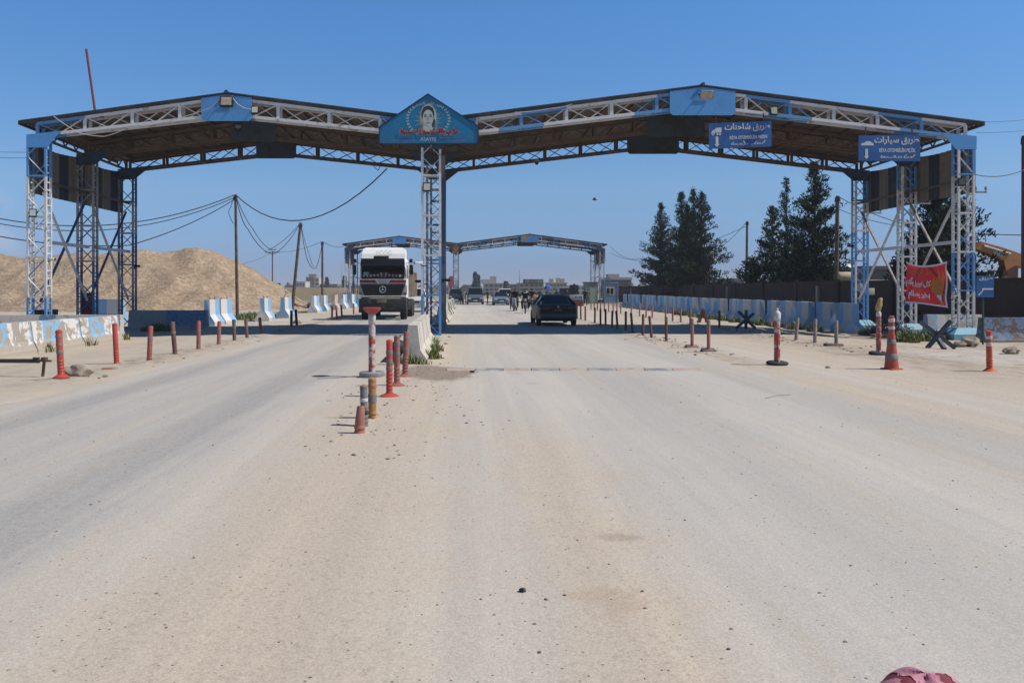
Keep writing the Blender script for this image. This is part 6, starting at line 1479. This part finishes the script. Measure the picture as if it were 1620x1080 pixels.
building('warehouse', 'grey-brown warehouse roofline behind the right rear column', 1364, 1432, 426, 75, 14, M('warehouse_wall', (.17, .15, .14)), 1, 3, .3, M('warehouse_roof', (.12, .11, .11)))
building('house', 'small concrete hut on the mound between the two conifer groups', 1162, 1178, 443, 120, 8, FB, 1, 2)
for i, (px, Y, hh, lb) in enumerate(((541, 340, 13, 'thin radio mast on the skyline left of the far canopy'), (822, 300, 9, 'thin mast on the skyline above the crowd'))):
    m_ = MB(); x = (px - CX) / F * Y; m_.tube([(0, 0, 0), (0, 0, hh)], .28, 6, r1=.05); tag(m_.build('radio_mast', GREY, loc=(x, Y, 0)), lb, 'mast')
# billboard on the stone building
t = thing('billboard', 'wide dark billboard on the roof of the pale stone building', 'billboard', at(843.5, 445, 238)); s = 238 / F
bx(t, 'panel', (0, 0, 0), (32 * s, .3, 7 * s), M('board_dark', (.05, .055, .06)), .05)
m_ = MB(); m_.box((-9.5 * s, -.17, 0), (6 * s, .04, 5.2 * s)); m_.box((10 * s, -.17, 0), (7 * s, .04, 5.2 * s)); m_.build('side_picture', M('board_green', (.10, .20, .19), (.3, .33, .3), 1, .5, .6), t)
m_ = MB(); m_.box((0, -.17, -.1), (11 * s, .04, 3 * s)); m_.build('lettering_strip', M('board_brown', (.18, .08, .07)), t)
m_ = MB(); m_.box((-10 * s, .1, -4.5 * s), (.25, .25, 3 * s)); m_.box((10 * s, .1, -4.5 * s), (.25, .25, 3 * s)); m_.build('support', DKMETAL, t)
# round red sign on the far middle column
t = thing('round_sign', 'round red sign on the left side of the far middle column', 'sign', at(713.5, 446, 104.6), R(62)); m_ = MB(); rot = Matrix.Rotation(R(90), 3, 'X')
m_.lathe([(.78, 0), (.78, .04)], 24, 0, (0, 0, 0), rot); m_.build('disc', M('sign_red', (.28, .05, .05)), t); m_ = MB(); m_.lathe([(.78, .045), (.68, .05), (.68, .04)], 24, 0, (0, 0, 0), rot); m_.build('rim', M('sign_red_dark', (.14, .03, .03)), t)
t = thing('diamond_sign', 'rust-orange diamond panel over the far middle column', 'sign', at(721, 392, 104.7)); s = 104.7 / F
MB().prism([(-5 * s, 0, 0), (0, 0, 9 * s), (5 * s, 0, 0), (0, 0, -14 * s)], (0, .06, 0)).build('panel', M('rust_orange', (.36, .15, .05), (.22, .10, .05), 2), t)
# guard booth
Y = 104; o = Vector((at(967, 470, Y).x, Y, 0)); s = Y / F; t = thing('guard_booth', 'small blue and white guard booth with a twin window right of the far columns', 'booth', o); W = 20 * s; H = 2.42
bx(t, 'wall', (0, 1.0, H / 2), (W, 2.0, H), M('booth_white', (.56, .56, .55), (.44, .44, .43), .8)); bx(t, 'roof', (0, 1.0, H + .06), (W * 1.1, 2.2, .14), M('booth_blue', (.16, .30, .46)), .02)
for x in (-W / 2, W / 2): bx(t, 'corner_post', (x, -.02, H / 2), (.16, .16, H), M('booth_blue', (.16, .30, .46)))
bx(t, 'lower_panel', (0, -.03, .45), (W * .96, .06, .9), M('booth_blue', (.16, .30, .46)))
wf = bx(t, 'window', (-.15, -.04, 1.5), (1.05, .08, .95), WHITE)
for x in (-.24, .24): bx(wf, 'pane', (-.15 + x, -.09, 1.5), (.34, .02, .72), GLASSD)
Y = 100; o = Vector((at(936, 470, Y).x, Y, 0)); t = thing('green_cabin', 'grey-green metal cabin behind the far right columns', 'cabin', o)
bx(t, 'wall', (0, .9, 1.25), (1.5, 1.8, 2.5), M('cabin_green', (.27, .33, .28), (.2, .22, .2), .8)); bx(t, 'roof', (-.02, .9, 2.55), (1.7, 2.0, .12), FC); bx(t, 'door', (.1, -.02, 1.0), (.7, .05, 1.9), M('cabin_door', (.32, .40, .33)))
# black panel and notice board
Y = 86; s = Y / F; t = thing('black_panel', 'square black panel on a stand in front of the cabins on the right', 'panel', (at(908, 470, Y).x, Y, 0)); bx(t, 'panel', (0, 0, at(0, 458, Y).z), (14.5 * s, .08, 15 * s), BLACK, .01)
for x in (-.35, .35): bx(t, 'leg', (x, .06, .55), (.06, .06, 1.15), DKMETAL)
bx(t, 'top_lamp', (0, 0, at(0, 450, Y).z), (.2, .12, .14), BLACK, .02)
Y = 83; s = Y / F; t = thing('notice_board', 'grey notice board with blue marks on a red base below the black panel', 'sign', (at(912, 470, Y).x, Y, 0)); zc_ = at(0, 470.3, Y).z; bx(t, 'board', (0, 0, zc_), (21 * s, .06, 8.2 * s), M('board_grey', (.36, .36, .38)), .01)
for x, w_ in ((-.05, .3), (.40, .34)): bx(t, 'blue_mark', (x, -.036, zc_), (w_, .01, .22), M('mark_blue', (.08, .16, .32)))
bx(t, 'base', (0, .05, (zc_ - .27) / 2), (1.3, .3, zc_ - .27), M('board_red', (.16, .04, .04)))
# blue sunshade
Y = 99; s = Y / F; t = thing('sunshade', 'blue sunshade on a pole above the crowd right of the stone building', 'sunshade', (at(867, 470, Y).x, Y, 0)); m_ = MB(); zt = at(0, 450, Y).z
m_.loft([[(math.cos(k * 1.0472) * r_, math.sin(k * 1.0472) * r_, z) for k in range(6)] for r_, z in ((.46, zt - .55), (.38, zt - .25), (.10, zt))], 0, caps=False, smooth=False); m_.build('cloth', M('shade_blue', (.04, .14, .42), rough=.7), t); MB().tube([(0, 0, 0), (0, 0, zt)], .03, 6).build('pole', STEEL, t)
# low skyline trees and scrub far away
def shrub(label, px, Y, h, r, seed, cols=LF, name='tree'):
    random.seed(seed); t = thing(name, label, 'tree', ((px - CX) / F * Y, Y, -.3), 0, 'trees on the skyline'); m_ = MB(); m_.tube([(0, 0, 0), (0, 0, h * .6)], .12, 6, r1=.05); m_.build('trunk', BARK, t); m_ = MB()
    for i in range(420):
        a, q, v = random.uniform(0, 6.28), random.random() ** .5, random.random(); rr = r * (1 - v * .75) * (1 + .3 * math.sin(a * 3 + seed)); p = Vector((rr * q * math.cos(a), rr * q * math.sin(a), h * (.12 + .88 * v)))
        d = Vector((random.gauss(0, 1), random.gauss(0, 1), random.gauss(.3, 1))).normalized() * .28 * h / 4; e = d.cross(Vector((random.gauss(0, 1), random.gauss(0, 1), 1))).normalized() * .2 * h / 4; m_.add([p - d, p + e, p + d, p - e], [(0, 1, 2, 3)], random.randrange(3))
    m_.build('crown', cols, t)
for i, (px, Y, h, r, lb) in enumerate(((752, 300, 8.5, 1.3, 'pointed dark tree on the skyline right above the van'), (757, 310, 7.5, 1.2, 'second pointed tree on the skyline right of the van'), (517, 330, 7, 1.4, 'pointed dark tree right of the dark pole'),
        (800, 290, 5, 2.5, 'round dark tree between the beige block and the crowd'), (545, 330, 7.5, 1.6, 'dark tree at the foot of the skyline mast'), (510, 300, 4, 3, 'low dark tree behind the dark pole'), (440, 310, 4.5, 3, 'low dark tree at the right slope of the gravel heap'))):
    shrub(lb, px, Y, h, r, 300 + i)
FARG = (M('far_scrub', (.07, .08, .05)), M('far_scrub_tan', (.19, .16, .12)), M('far_scrub_pale', (.30, .27, .23)))
random.seed(77); mb = MB()
for i in range(900):
    Y = random.uniform(380, 620); px = random.uniform(-20, 1640); x = (px - CX) / F * Y; s = random.uniform(1.2, 3.2); mb.blob((x, Y, s * .4), (s * 1.3, s, s * random.uniform(.6, 1.5)), random.choice((0, 0, 1, 2)), i, .6, 1)
tag(mb.build('skyline_scrub', FARG), 'hazy strip of far town, scrub and walls along the horizon', 'scrub', kind='stuff')

# thin dusty air over the plain
mb = MB(); mb.box((0, 800, 7.5), (3060, 1700, 20)); hz = mb.build('haze', [])
m = bpy.data.materials.new('haze'); m.use_nodes = True; nt = m.node_tree; nt.nodes.clear()
out_ = nt.nodes.new('ShaderNodeOutputMaterial'); pv = nt.nodes.new('ShaderNodeVolumePrincipled')
pv.inputs['Color'].default_value = (.80, .84, .90, 1); pv.inputs['Density'].default_value = .00045; pv.inputs['Anisotropy'].default_value = 0.0
nt.links.new(pv.outputs[0], out_.inputs['Volume']); hz.data.materials.append(m); tag(hz, 'thin pale dusty haze over the plain', None, None, 'stuff')
